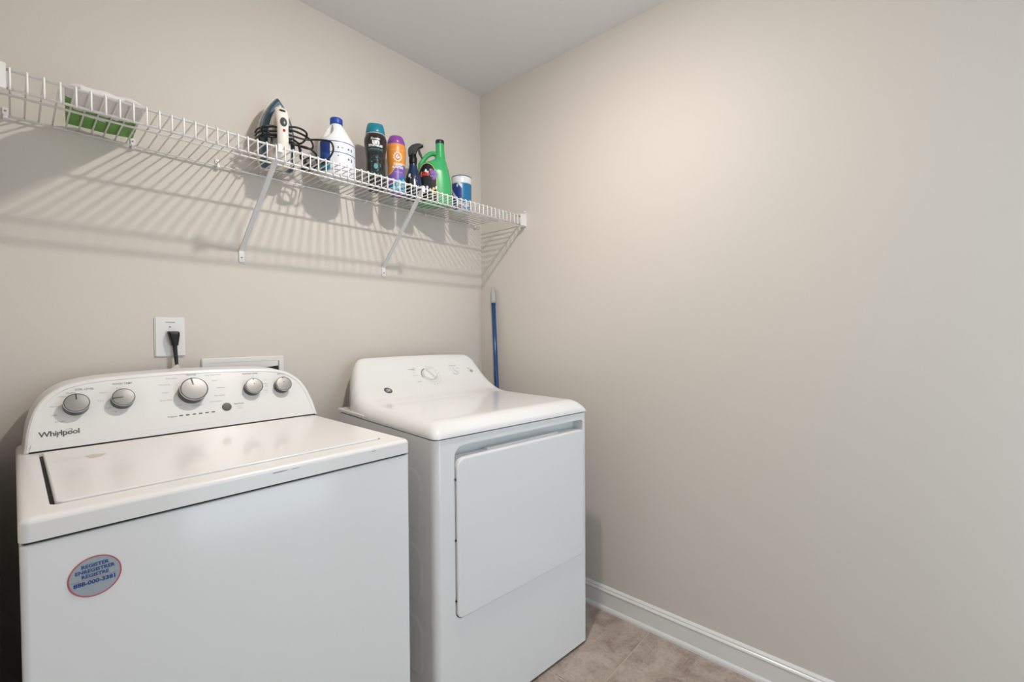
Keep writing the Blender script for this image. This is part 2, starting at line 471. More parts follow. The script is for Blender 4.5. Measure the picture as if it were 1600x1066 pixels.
shapes_on('rust_stain', [sv], lambda x, y: Vector((x - wp.x + lid.location.x * 0 + 0, y - wp.y, DZ1 + 0.0038)), M['stain'], washer)
chips = [[(-1.330, 0.0), (-1.300, 0.001), (-1.296, 0.0028), (-1.310, 0.0035), (-1.326, 0.0028)], [(-1.290, 0.001), (-1.272, 0.0015), (-1.275, 0.003), (-1.288, 0.003)],
         [(-1.10, 0.0), (-1.088, 0.001), (-1.09, 0.0025), (-1.10, 0.002)]]
for ch_ in chips: shapes_on('paint_chip', [ch_], lambda x, y: Vector((x - wp.x, WYF - 0.0022 - wp.y, DZ1 - 0.0128 + y * 0.55)), M['ink_mid'], washer)

# console
CB = Vector((0, -0.200, 0.9085)); CU = Vector((0, 0.42443, 0.90546)); CN = Vector((0, -0.90546, 0.42443))
def cmap(x, s, off=0.0): return Vector((x, 0, 0)) + CB + CU * s + CN * off - Vector(wp)
arc = [(-1.6745, 0.0), (-1.672, 0.017), (-1.668, 0.056), (-1.657, 0.102), (-1.640, 0.135), (-1.617, 0.158), (-1.587, 0.173), (-1.526, 0.184), (-1.417, 0.1895),
       (-1.330, 0.191), (-1.240, 0.1895), (-1.130, 0.184), (-1.072, 0.173), (-1.043, 0.158), (-1.018, 0.133), (-1.000, 0.098), (-0.988, 0.052), (-0.983, 0.015), (-0.9815, 0.0)]
sm = catmull([(x, s, 0) for x, s in arc], 4)
cont = [(p.x, p.y) for p in sm]
ccx = sum(p[0] for p in cont) / len(cont)
def inset_contour(d, dbot=None):
    out = []
    n = len(cont)
    for i, (x, s) in enumerate(cont):
        a = cont[max(0, i - 1)]; b = cont[min(n - 1, i + 1)]
        tx, ts = b[0] - a[0], b[1] - a[1]; L = math.hypot(tx, ts)
        nx, ns = ts / L, -tx / L   # inward (contour runs left to right over the top)
        if i in (0, n - 1):
            out.append((x + (d if i == 0 else -d), (dbot if dbot is not None else d)))
        else: out.append((x + nx * d, max(s + ns * d, (dbot if dbot is not None else d))))
    return out
bm = bmesh.new()
def cl(pts, off): return [bm.verts.new(cmap(x, s, off)) for x, s in pts]
back = [bm.verts.new(Vector((x, -0.040, 0.9085 + s * 0.90546)) - Vector(wp)) for x, s in cont]
L0 = cl(cont, -0.010); L1 = cl(inset_contour(0.002, 0.0005), -0.004); L2 = cl(inset_contour(0.006, 0.002), -0.0005); L3 = cl(inset_contour(0.010, 0.004), 0.0)
L4 = cl(inset_contour(0.0135, 0.0195), 0.0); L5 = cl(inset_contour(0.0150, 0.0210), -0.0018)
seq = [back, L0, L1, L2, L3, L4, L5]
for A, B in zip(seq, seq[1:]):
    n = len(A)
    for i in range(n):
        j = (i + 1) % n
        try: bm.faces.new((A[i], A[j], B[j], B[i]))
        except ValueError: pass
bm.faces.new(L5); bm.faces.new(back[::-1])
wcon = obj('console', bm, M['console'], washer, smooth=28)
FO = -0.0018
wfix(box('console_gap', -1.664, -0.992, -0.199, -0.05, 0.9065, 0.9115, M['dark_gap'], washer))

def knob(x, s, R, H, big=False):
    ax = Matrix(((1, 0, 0), (0, 0, 0), (0, 0, 0)))
    # axis matrix: local x->X, local y->CU, local z->CN
    mx = Matrix(((1, CU.x, CN.x), (0, CU.y, CN.y), (0, CU.z, CN.z)))
    base = cmap(x, s, FO)
    k = lathe('knob', [(R * 1.0, 0), (R * 1.0, H * 0.2), (R * 0.96, H * 0.5), (R * 0.97, H * 0.84), (R * 0.92, H * 0.975), (R * 0.88, H * 0.98)], M['skirt'], washer, n=40, loc=base, axis=mx)
    lathe('chrome_rim', [(R * 0.95, H * 0.84), (R, H * 0.88), (R, H * 0.94), (R * 0.965, H), (R * 0.945, H * 1.0)], M['chrome'], k, n=40, loc=base, axis=mx, cap=False)
    lathe('knob_face', [(R * 0.905, H * 0.97), (R * 0.895, H * 0.995), (R * 0.6, H * 1.02), (R * 0.25, H * 1.035), (R * 0.01, H * 1.04)], M['silver'], k, n=40, loc=base, axis=mx, smooth=60)
    return k
def pointer(k, x, s, H, ang, r0, r1, wd):
    c, sn = math.cos(ang), math.sin(ang)
    P = []
    for a, b in ((r0, -wd), (r1, -wd), (r1, wd), (r0, wd)):
        P.append((x + a * c - b * sn, s + a * sn + b * c))
    shapes_on('pointer', [P], lambda u, v: cmap(u, v, FO + H * 1.045), M['skirt'], k)
for (x, s, R, H, ang) in ((-1.580, 0.1076, 0.0250, 0.027, 92), (-1.490, 0.1124, 0.0245, 0.027, 184), (-1.3327, 0.1184, 0.0350, 0.031, 98),
                          (-1.1714, 0.1150, 0.0255, 0.025, 92), (-1.0822, 0.1132, 0.0250, 0.025, 92)):
    k = knob(x, s, R, H)
    if R > 0.03: pointer(k, x, s, H, math.radians(ang), 0.012, 0.034, 0.0016)
    elif ang > 150: pointer(k, x, s, H, math.radians(ang), 0.001, 0.0235, 0.0013)
    elif x < -1.5: pointer(k, x, s, H, math.radians(ang), 0.008, 0.0235, 0.0013)
    else:
        pointer(k, x, s, H, math.radians(ang), 0.019, 0.0235, 0.0013)
        shapes_on('pointer_dot', [circ(x, s + 0.006, 0.0018, n=12)], lambda u, v, H=H: cmap(u, v, FO + H * 1.045), M['skirt'], k)
mx = Matrix(((1, CU.x, CN.x), (0, CU.y, CN.y), (0, CU.z, CN.z)))
lathe('start_button', [(0.0125, 0), (0.0125, 0.002), (0.011, 0.0035), (0.001, 0.004)], M['button'], washer, n=28, loc=cmap(-1.2499, 0.0621, FO), axis=mx)
cmi = lambda u, v: cmap(u, v, FO + 0.0004)
for k in range(6):
    x = -1.366 + 0.0158 * k
    shapes_on('progress_light', [rrect(x - 0.0045, x + 0.0045, 0.0495, 0.0525, 0.0012, 3)], cmi, M['led'], washer)
B = {'bold': 0.00008}
hd = [('SOIL LEVEL', 0.0075, -1.562, 0.1515, B), ('WASH TEMP', 0.0075, -1.487, 0.160, B), ('Normal', 0.0075, -1.329, 0.1735, B), ('WATER LEVEL', 0.0075, -1.170, 0.1650, B), ('OPTIONS', 0.0075, -1.073, 0.1570, B),
      ('Progress', 0.0060, -1.3860, 0.0505, B), ('Start/Pause', 0.0062, -1.216, 0.0690, B)]
for h_ in hd: text_on('console_heading', [h_], cmi, M['ink_mid'], washer)
sl = [('Heavy', 0.0055, -1.604, 0.136), ('Medium', 0.0055, -1.588, 0.1440), ('Normal', 0.0055, -1.618, 0.111), ('Light', 0.0055, -1.620, 0.110 - 0.021), ('Ex Light', 0.0055, -1.610, 0.071),
      ('Hot', 0.0055, -1.496, 0.148), ('Warm', 0.0055, -1.527, 0.138), ('Cool', 0.0055, -1.533, 0.116), ('Cold', 0.0055, -1.520, 0.094), ('Tap', 0.0055, -1.506, 0.083),
      ('Bulky Items', 0.0055, -1.378, 0.166), ('Heavy Duty', 0.0055, -1.396, 0.148), ('Colors', 0.0055, -1.396, 0.124), ('Quick Wash', 0.0055, -1.396, 0.101), ('Soak', 0.0055, -1.366, 0.083), ('Drain & Spin', 0.0055, -1.322, 0.0765),
      ('Deep Water Wash', 0.0055, -1.274, 0.169), ('Casual', 0.0055, -1.272, 0.150), ('Delicates', 0.0055, -1.258, 0.126), ('Rinse & Spin', 0.0055, -1.264, 0.101), ('Clean Washer', 0.0055, -1.276, 0.083),
      ('Auto', 0.0050, -1.165, 0.1530), ('Low', 0.0050, -1.128, 0.141), ('Medium', 0.0050, -1.128, 0.126), ('High', 0.0050, -1.128, 0.118), ('Deep', 0.0050, -1.132, 0.104), ('Fill', 0.0050, -1.132, 0.097),
      ('Off', 0.0050, -1.068, 0.1475), ('On', 0.0050, -1.043, 0.142), ('Hold 3 sec', 0.0045, -1.216, 0.0600), ('to cancel', 0.0045, -1.216, 0.0535)]
text_on('console_print', sl, cmi, M['ink_grey'], washer)
text_on('maker_name', [('Whirlpool', 0.0185, -1.6115, 0.0420, {'bold': 0.00035, 'space': 0.92})], cmi, M['ink'], washer)
# swirl round the name
sw = []
for k in range(40):
    a = math.radians(-120 + 300 * k / 39); b = math.radians(-120 + 300 * (k + 1) / 39)
    def P(a, r): 
        x, y = 0.0165 * r * math.cos(a), 0.0058 * r * math.sin(a); t = math.radians(32)
        return (-1.603 + x * math.cos(t) - y * math.sin(t), 0.0405 + x * math.sin(t) + y * math.cos(t))
    wdt = 0.10 + 0.08 * abs(math.sin(a / 2))
    sw.append([P(a, 1 - wdt), P(a, 1), P(b, 1), P(b, 1 - wdt)])
shapes_on('maker_swirl', sw, cmi, M['ink_mid'], washer)

# round sticker on washer front (a thin label)
stk = thing('sticker', 'round grey-blue sticker with a red rim on the washer front', 'sticker', (-1.601, WYF - 0.0006, 0.792))
fst = lambda off: (lambda x, y: Vector((x, -off, y)))
shapes_on('sticker_face', [circ(0, 0, 0.0325, n=48)], fst(0.0002), M['sticker'], stk)
shapes_on('sticker_rim', ring_polys(0, 0, 0.0308, 0.0328, 48), fst(0.0004), M['sticker_red'], stk)
text_on('sticker_print', [('REGISTER', 0.0078, 0, 0.0185, {'bold': 0.0003}), ('ENREGISTRER', 0.0078, 0, 0.0105, {'bold': 0.0003}), ('REGISTRE', 0.0078, 0, 0.0025, {'bold': 0.0003}),
                          ('888-000-3381', 0.0092, 0, -0.0085, {'bold': 0.0004})], fst(0.0005), M['sticker_ink'], stk)
shapes_on('sticker_line', [rect(-0.029, 0.029, -0.0028, -0.0023)], fst(0.0005), M['sticker_red'], stk)

# ------------------------------------------------------------------ dryer (local frame: x along its front, y back, z up)
TH = math.radians(5.0)
dryer = thing('clothes_dryer', 'white front-loading clothes dryer turned slightly in the corner beside the washer', 'clothes dryer', (-0.90539, -0.74321, 0), -TH)
DW = 0.686
bm = bmesh.new()
add_box(bm, 0.001, DW - 0.001, 0.050, 0.660, 0.012, 0.883); add_box(bm, 0.001, 0.020, 0.0305, 0.050, 0.012, 0.883); add_box(bm, DW - 0.020, DW - 0.001, 0.0305, 0.050, 0.012, 0.883)
obj('cabinet', bm, M['enamel'], dryer)
# front panel with door opening
bm = bmesh.new()
uv = [(0.0005, 0.030), (0.0, 0.022), (0.0016, 0.0135), (0.0064, 0.0064), (0.0136, 0.0016), (0.022, 0.0)]
full = uv + [(DW - u, v) for u, v in uv[::-1]]
zb, zt = 0.010, 0.883
cols = [(bm.verts.new((u, v, zb)), bm.verts.new((u, v, zt))) for u, v in full]
for i, ((a, b), (c, d)) in enumerate(zip(cols, cols[1:])):
    if i != len(uv) - 1: bm.faces.new((a, c, d, b))
hole = rrect(0.0675, 0.6585, 0.3495, 0.8580, (0.026, 0.026, 0.016, 0.034), 8)
A0 = cols[len(uv) - 1]; A1 = cols[len(uv)]
outer = [A0[0], A1[0], A1[1], A0[1]]
hv = [bm.verts.new((x, 0, z)) for x, z in hole]
n4 = len(hv) // 4
segs = [hv[0:9], hv[9:18], hv[18:27], hv[27:36]]
# fan each corner, quad between
for c, sg in zip(outer, segs):
    for a, b in zip(sg, sg[1:]): bm.faces.new((c, b, a))
for i in range(4):
    bm.faces.new((outer[i], outer[(i + 1) % 4], segs[(i + 1) % 4][0], segs[i][-1]))
r1 = [bm.verts.new((x * 1 + (0.363 - x) * 0.004, 0.003, z)) for x, z in hole]
r2 = [bm.verts.new((x + (0.363 - x) * 0.016, 0.046, z + (-0.004 if z > 0.7 else 0.0))) for x, z in hole]
for A_, B_ in ((hv, r1), (r1, r2)):
    for i in range(len(A_)):
        j = (i + 1) % len(A_); bm.faces.new((A_[i], A_[j], B_[j], B_[i]))
bm.faces.new(r2)
bm.faces.new([cols[i][0] for i in range(len(cols))][::-1]) if False else None
top = [c[1] for c in cols]; bm.faces.new(top)
obj('front_panel', bm, M['enamel'], dryer, smooth=30)
# door
bm = bmesh.new()
prev = None
for ins, v in ((0.0, 0.030), (0.0, -0.003), (0.0012, -0.0055), (0.0035, -0.007), (0.007, -0.0075)):
    cur = [bm.verts.new((x, v, z)) for x, z in rrect(0.0705 + ins, 0.6555 - ins, 0.3525 + ins, 0.8225 - ins, (0.024 - ins, 0.024 - ins, 0.020 - ins, 0.030 - ins), 8)]
    if prev:
        for i in range(len(cur)):
            j = (i + 1) % len(cur); bm.faces.new((prev[i], prev[j], cur[j], cur[i]))
    else: bm.faces.new(cur[::-1])
    prev = cur
bm.faces.new(prev)
door = obj('door', bm, M['enamel'], dryer, smooth=30)
bm = bmesh.new(); add_box(bm, 0.20, 0.53, 0.012, 0.024, 0.8222, 0.8275)
obj('handle_lip', bm, M['enamel'], door)
for z in (0.762, 0.585, 0.408):
    lathe('hinge_pin', [(0.003, 0), (0.003, 0.004)], M['dark_gap'], door, n=10, loc=(0.0690, 0.0005, z), axis=Matrix.Rotation(math.radians(90), 3, 'X'))
# left side stampings
for (z0, z1) in ((0.600, 0.785), (0.385, 0.560), (0.165, 0.345)):
    bm = bmesh.new(); prev = None
    for ins, d in ((0.0, 0.0), (0.006, 0.0015), (0.014, 0.0025)):
        cur = [bm.verts.new((0.001 - d, y, z)) for y, z in rrect(0.068 + ins, 0.60 - ins, z0 + ins, z1 - ins, 0.05 - ins, 7)]
        if prev:
            for i in range(len(cur)):
                j = (i + 1) % len(cur); bm.faces.new((prev[i], prev[j], cur[j], cur[i]))
        prev = cur
    bm.faces.new(prev); obj('side_stamping', bm, M['enamel'], dryer, smooth=25)
for fx in (0.05, DW - 0.05):
    for fy in (0.06, 0.60):
        lathe('foot', [(0.018, 0), (0.018, 0.013)], M['dark_gap'], dryer, n=14, loc=(fx, fy, 0))
box('base_plate', 0.012, DW - 0.012, 0.02, 0.65, 0.004, 0.012, M['dark_gap'], dryer)
box('top_gap', 0.006, DW - 0.006, 0.008, 0.655, 0.882, 0.888, M['dark_gap'], dryer)
# top with console, one swept shell
HT = smooth_tab([(0.06, 0.929), (0.20, 0.929), (0.40, 0.929), (0.45, 0.932), (0.50, 0.944), (0.57, 0.983), (0.616, 1.024), (0.655, 1.063), (0.675, 1.078), (0.692, 1.084), (0.706, 1.081)])
def hz(v):
    if v < 0.06:
        t = v / 0.06; return 0.900 + (0.929 - 0.900) * (1 - (1 - t) ** 2.3) 
    return interp(HT, v)
def cin(v):
    R_ = 0.016
    return R_ - math.sqrt(max(0.0, R_ * R_ - (R_ - max(v, 0) - 0.0008) ** 2)) if v < R_ else 0.0
def uL(v): return -0.001 + cin(v) + interp([(0.46, 0), (0.55, 0.006), (0.60, 0.020), (0.66, 0.043), (0.71, 0.062)], v)
def uR(v): return DW + 0.001 - cin(v) - interp([(0.58, 0), (0.66, 0.006), (0.71, 0.020)], v)
BASEZ = 0.8865
def blend(v): return max(0, min(1, (v - 0.44) / 0.16))
def top_section(v, nq=14):
    l, r = uL(v), uR(v); b = blend(v); b = b * b * (3 - 2 * b)
    h = hz(v); rx = 0.050 + 0.015 * b; p = 2.1 + 0.7 * b; ry = h - BASEZ
    pts = []
    for k in range(nq + 1):
        a = math.pi / 2 * k / nq
        x = rx * (1 - math.cos(a) ** (2 / p)); z = BASEZ + ry * math.sin(a) ** (2 / p)
        pts.append((l + x, z))
    mid = [(l + rx + (r - l - 2 * rx) * k / 12, h) for k in range(1, 12)]
    right = [(r - (x - l), z) for x, z in pts[::-1]]
    pts = pts + mid + right
    out = []
    for x, z in pts:
        t = (x - 0.34) / 0.34; out.append((x, z + (0.007 * (1 - t * t) - 0.003) * b * ((z - BASEZ) / max(ry, 1e-6))))
    return out
vs_ = [-0.003, -0.002, 0.0, 0.004, 0.010, 0.018, 0.028, 0.040, 0.052, 0.066] + [0.10, 0.2, 0.3, 0.38, 0.42] + [0.44 + 0.01 * k for k in range(26)] + [0.698, 0.704, 0.708]
verts = []; faces = []
for v in vs_: 
    sec = top_section(max(v, -0.003) if v > 0 else 0)
    if v <= 0:
        sc = {-0.003: 0.0, -0.002: 0.55, 0.0: 1.0}[v]
        sec = [(x, BASEZ + (z - BASEZ) * sc) for x, z in sec]
    verts += [(x, v, z) for x, z in sec]
n = len(top_section(0.3))
for i in range(len(vs_) - 1):
    for k in range(n - 1): faces.append((i * n + k, i * n + k + 1, (i + 1) * n + k + 1, (i + 1) * n + k))
faces.append(tuple((len(vs_) - 1) * n + k for k in range(n)))
dtop = pyobj('top_and_console', verts, faces, M['dryer_plastic'], dryer, recalc=False)
bm = bmesh.new(); bm.from_mesh(dtop.data)
bmesh.ops.remove_doubles(bm, verts=bm.verts, dist=1e-6)
bm.faces.ensure_lookup_table()
bmesh.ops.recalc_face_normals(bm, faces=bm.faces)
for e in bm.edges:
    if len(e.link_faces) == 2 and e.calc_face_angle(0) > 0.9: e.smooth = False
bm.to_mesh(dtop.data); bm.free()
box('rear_flange', -0.0035, DW + 0.003, 0.445, 0.665, 0.8868, 0.9000, M['dryer_plastic'], dryer, bev=0.004)
# dials
def surf(u, v):
    b = blend(v); b = b * b * (3 - 2 * b); t = (u - 0.34) / 0.34
    return hz(v) + (0.007 * (1 - t * t) - 0.003) * b
def v_of(z, u=0.34):
    lo, hi = 0.45, 0.69
    for _ in range(30):
        m_ = (lo + hi) / 2
        if surf(u, m_) < z: lo = m_
        else: hi = m_
    return (lo + hi) / 2
def dframe(u, z):
    v = v_of(z, u); d = 0.004; dz = (surf(u, v + d) - surf(u, v - d)) / (2 * d)
    t = Vector((0, 1, dz)).normalized(); nrm = Vector((0, -dz, 1)).normalized()
    return Vector((u, v, surf(u, v))), t, nrm
def dmap(u0, z0, off):
    def f(x, y):
        c, t, nn = dframe(u0, z0 + y * 0.74)
        return Vector((u0 + x, c.y, surf(u0 + x, c.y))) + nn * off
    return f
def dial(u, z, R, H, ringR=None, ang=-60, name='timer_dial'):
    c, t, nn = dframe(u, z)
    mx = Matrix(((1, t.x, nn.x), (0, t.y, nn.y), (0, t.z, nn.z)))
    k = lathe(name, [(R, -0.004), (R, H * 0.25), (R * 0.95, H * 0.42), (R * 0.88, H * 0.5), (R * 0.1, H * 0.52)], M['dryer_plastic'], dryer, n=40, loc=c, axis=mx)
    # grip ridge
    bm = bmesh.new(); a = math.radians(ang)
    add_box(bm, -R * 0.97, R * 0.97, -R * 0.20, R * 0.20, 0, H)
    for v in bm.verts:
        if v.co.z > H * 0.5: v.co.x *= 0.86; v.co.y *= 0.55
    bmesh.ops.bevel(bm, geom=list(bm.edges), offset=R * 0.07, segments=3, affect='EDGES')
    ro = Matrix.Rotation(a, 3, 'Z')
    for v in bm.verts: v.co = mx @ (ro @ v.co) + c
    obj('grip', bm, M['dryer_plastic'], k, smooth=40)
    return k
U1, Z1 = 0.366, 1.006
dial(U1, Z1, 0.0310, 0.020, ang=-62)
dial(0.503, 1.010, 0.0150, 0.013, ang=-50, name='temperature_dial')
cst, tst, nst = dframe(0.596, 1.010)
lathe('start_button', [(0.0082, 0), (0.0082, 0.0025), (0.006, 0.0035), (0.001, 0.0036)], M['ink_grey'], dryer, n=24, loc=cst, axis=Matrix(((1, tst.x, nst.x), (0, tst.y, nst.y), (0, tst.z, nst.z))))
dm = dmap(U1, Z1, 0.0007)
shapes_on('dial_ring', ring_polys(0, 0, 0.0358, 0.0369, 48), dm, M['ink_grey'], dryer)
shapes_on('dial_dry_band', ring_polys(0, 0, 0.0350, 0.0388, 16, a0=math.radians(108), a1=math.radians(196)), dm, M['ink'], dryer)
its = []
for a, s in ((88, 'Off'), (62, 'Timed Dry'), (45, '70'), (28, '60'), (10, '50'), (-8, '40'), (-26, '30'), (-42, '20'), (-60, '10'), (-78, 'Off'), (-96, '20'), (-114, '10')):
    its.append((s, 0.0058, 0.0480 * math.cos(math.radians(a)), 0.0470 * math.sin(math.radians(a))))
for a, s in ((112, 'Cool'), (134, 'Less Dry'), (156, 'Dry'), (176, 'More Dry'), (220, 'Delicates')):
    its.append((s, 0.0056, -0.050 + 0.020 * math.cos(math.radians(a)), 0.046 * math.sin(math.radians(a)), {}))
text_on('dial_print', its, dm, M['ink_mid'], dryer)
text_on('dial_heading', [('Automatic', 0.0068, -0.075, 0.037, B)], dm, M['ink_mid'], dryer)
text_on('temperature_print', [('Temperature', 0.0072, 0, 0.037, B), ('Low', 0.0055, -0.021, 0.020), ('Med', 0.0055, -0.001, 0.0235), ('High', 0.0055, 0.021, 0.022)], dmap(0.506, 1.010, 0.0007), M['ink_mid'], dryer)
text_on('start_print', [('Start', 0.0066, -0.008, 0.016, B)], dmap(0.596, 1.010, 0.0007), M['ink_mid'], dryer)
lg = dmap(0.143, 0.965, 0.0007); lg2 = dmap(0.143, 0.965, 0.0011)
shapes_on('maker_badge', [circ(0, 0, 0.0160, 0.0125, 28)], lg, M['ink'], dryer)
text_on('badge_letters', [('GE', 0.0150, 0, 0, {'bold': 0.0001, 'shear': 0.3})], lg2, M['white_print'], dryer)

# ------------------------------------------------------------------ wire shelf
shelf = thing('wire_shelf', 'long white ventilated wire shelf with diagonal braces on the back wall', 'wire shelf', (-0.86, 0, 1.745))
sp = Vector(shelf.location)
def S(x, y, z): return Vector((x, y, z)) - sp
SX0, SX1 = XL + 0.012, -0.040
tube('back_rod', [S(SX0 + .03, -0.012, 1.7445), S(-0.020, -0.012, 1.7445)], 0.0031, M['wire'], shelf)
tube('middle_rod', [S(SX0, -0.165, 1.7445), S(-0.045, -0.165, 1.7445)], 0.0031, M['wire'], shelf)
tube('front_top_rod', [S(SX0, -0.3035, 1.7480), S(SX1 + 0.02, -0.3035, 1.7480)], 0.0031, M['wire'], shelf)
tube('front_lower_rod', [S(SX0, -0.3035, 1.7085), S(SX1 + 0.02, -0.3035, 1.7085)], 0.0031, M['wire'], shelf)
wpts = [(0, -0.006, 1.7500), (0, -0.295, 1.7515), (0, -0.3035, 1.7530), (0, -0.3075, 1.7510), (0, -0.3090, 1.7455), (0, -0.3090, 1.7150), (0, -0.3090, 1.7050)]
wv, wf = tube_mesh([Vector(p) - Vector((0, 0, 1.745)) for p in wpts], 0.0021, 6)
wme = None
x = -1.6800; cnt = 0
while x < -0.045:
    if wme is None:
        o = pyobj('cross_wire', wv, wf, M['wire'], shelf, recalc=True); wme = o.data
    else: o = link('cross_wire', wme, M['wire'], shelf)
    o.location = (x - sp.x, 0, 0); x += 0.0254; cnt += 1
# end brackets
def end_bracket(xw, sgn):
    bm = bmesh.new()
    x0, x1 = sorted((xw + sgn * 0.0005, xw + sgn * 0.0025)); add_box(bm, *[x0 - sp.x, x1 - sp.x], -0.318, -0.278, 1.703 - sp.z, 1.770 - sp.z)
    x0, x1 = sorted((xw + sgn * 0.0025, xw + sgn * 0.0400)); add_box(bm, *[x0 - sp.x, x1 - sp.x], -0.3165, -0.3135, 1.7035 - sp.z, 1.7565 - sp.z)
    add_box(bm, *[x0 - sp.x, x1 - sp.x], -0.3135, -0.290, 1.7020 - sp.z, 1.7045 - sp.z)
    x0, x1 = sorted((xw + sgn * 0.0005, xw + sgn * 0.010)); add_box(bm, *[x0 - sp.x, x1 - sp.x], -0.3125, -0.3105, 1.7565 - sp.z, 1.778 - sp.z)
    o = obj('end_bracket', bm, M['wire'], shelf)
    screw(o, S(xw + sgn * 0.006, -0.3125, 1.768)); return o
end_bracket(0.0, -1); end_bracket(XL, 1)
# wall clips
for xc in (-1.688, -1.436, -1.219, -0.944, -0.682, -0.375, -0.058):
    bm = bmesh.new()
    add_box(bm, xc - 0.0055 - sp.x, xc + 0.0055 - sp.x, -0.004, -0.0003, 1.750 - sp.z, 1.768 - sp.z)
    add_box(bm, xc - 0.0045 - sp.x, xc + 0.0045 - sp.x, -0.018, -0.0003, 1.7365 - sp.z, 1.7405 - sp.z)
    add_box(bm, xc - 0.0045 - sp.x, xc + 0.0045 - sp.x, -0.007, -0.0003, 1.7405 - sp.z, 1.7510 - sp.z)
    add_box(bm, xc - 0.0045 - sp.x, xc + 0.0045 - sp.x, -0.0195, -0.0165, 1.7375 - sp.z, 1.7460 - sp.z)
    bmesh.ops.bevel(bm, geom=list(bm.edges), offset=0.0008, segments=1, affect='EDGES')
    o = obj('wall_clip', bm, M['wire'], shelf); screw(o, S(xc, -0.004, 1.760), r=0.0024)
# diagonal braces
for (xb, xt) in ((-1.1505, -1.1360), (-0.5945, -0.6080)):
    a = Vector((xb, -0.005, 1.474)); b = Vector((xt, -0.300, 1.7345))
    d = (b - a).normalized(); side = Vector((1, 0, 0)); side = (side - d * side.dot(d)).normalized(); nn = d.cross(side)
    bm = bmesh.new()
    hw, th = 0.0072, 0.0012
    def slab(p, q, w0, w1, t0, t1):
        vs = []
        for P in (p, q):
            for (s_, t_) in ((w0, t0), (w1, t0), (w1, t1), (w0, t1)):
                vs.append(bm.verts.new(P + side * s_ + nn * t_ - sp))
        for f in ((0, 1, 2, 3), (7, 6, 5, 4), (0, 4, 5, 1), (1, 5, 6, 2), (2, 6, 7, 3), (3, 7, 4, 0)): bm.faces.new([vs[i] for i in f])
    slab(a, b, -hw, hw, -th, 0); slab(a, b, -hw, -hw + 0.0015, 0, 0.006); slab(a, b, hw - 0.0015, hw, 0, 0.006)
    add_box(bm, xt - 0.0072 - sp.x, xt + 0.0072 - sp.x, -0.3115, -0.2960, 1.7325 - sp.z, 1.7355 - sp.z)
    add_box(bm, xt - 0.0060 - sp.x, xt + 0.0060 - sp.x, -0.3125, -0.3105, 1.7325 - sp.z, 1.7550 - sp.z)
    add_box(bm, xt - 0.0060 - sp.x, xt + 0.0060 - sp.x, -0.3120, -0.2955, 1.7545 - sp.z, 1.7560 - sp.z)
    brace = obj('diagonal_brace', bm, M['wire_metal'], shelf)
    bm = bmesh.new(); add_box(bm, xb - 0.0085 - sp.x, xb + 0.0085 - sp.x, -0.0055, -0.0005, 1.434 - sp.z, 1.478 - sp.z)
    bmesh.ops.bevel(bm, geom=list(bm.edges), offset=0.001, segments=2, affect='EDGES')
    pl = obj('foot_plate', bm, M['wire'], brace)
    screw(pl, S(xb, -0.0055, 1.450), r=0.003)

# ------------------------------------------------------------------ things on the shelf
DECK = 1.7545
def cyl(rfun, off=0.0005, sy=1.0):
    """map (arc length x, z) on a lathe body, front is -y"""
    def f(x, z):
        r = rfun(z) + off; a = -math.pi / 2 + x / rfun(max(z, 0.0)) if False else -math.pi / 2 + x / 0.04
        return Vector((r * math.cos(a), r * math.sin(a) * sy, z))
    return f
def cylr(rfun, R0, off=0.0005):
    def f(x, z):
        r = rfun(z) + off; a = -math.pi / 2 + x / R0
        return Vector((r * math.cos(a), r * math.sin(a), z))
    return f

# bleach bottle
bl = thing('bleach_bottle', 'white bleach jug with blue cap and blue and white label', 'bleach bottle', (-0.862, -0.121, DECK), math.radians(-27))
bp_ = [(0.0, 0.0), (0.052, 0.0), (0.060, 0.004), (0.0645, 0.012), (0.0655, 0.03), (0.0655, 0.120), (0.0640, 0.131), (0.0590, 0.143), (0.0515, 0.156), (0.0430, 0.170), (0.0345, 0.184), (0.0265, 0.197), (0.0205, 0.206), (0.0195, 0.212)]
bps = [(bp_[0])] + [(p.x, p.y) for p in catmull([(r, z, 0) for r, z in bp_[1:]], 3)]
def dent(p):
    a = math.degrees(math.atan2(p.y, p.x)); z = p.z
    d = ((a + 132) / 24) ** 2 + ((z - 0.172) / 0.027) ** 2
    if d < 1:
        k = (1 - d) ** 0.5; r = math.hypot(p.x, p.y); s = (r - 0.018 * k) / r; return Vector((p.x * s, p.y * s, z))
    return p
lathe('bottle', [(max(r, 0.0004), z) for r, z in bps], M['bleach'], bl, n=72, mod=dent, smooth=60)
lathe('cap', [(0.0215, 0.207), (0.0225, 0.209), (0.0225, 0.228), (0.021, 0.2305), (0.001, 0.231)], M['blue_cap'], bl, n=32)
bf = cylr(lambda z: 0.0656, 0.0656, 0.0006)
def bleach_col(x, z):
    if z > 0.1235 or abs(z - 0.0862) < 0.0013 or (abs(z - 0.0230) < 0.0012): return 1
    if x < -0.022: return 1 if z > 0.075 + (x + 0.022) * -0.4 else (2 if z < 0.055 else 3)
    return 0
grid_patch('label', -0.066, 0.090, 0.020, 0.1260, 90, 110, bf, [M['label_white'], M['label_navy'], M['label_teal'], M['label_blue']], bl, bleach_col)
bf2 = cylr(lambda z: 0.0656, 0.0656, 0.0010)
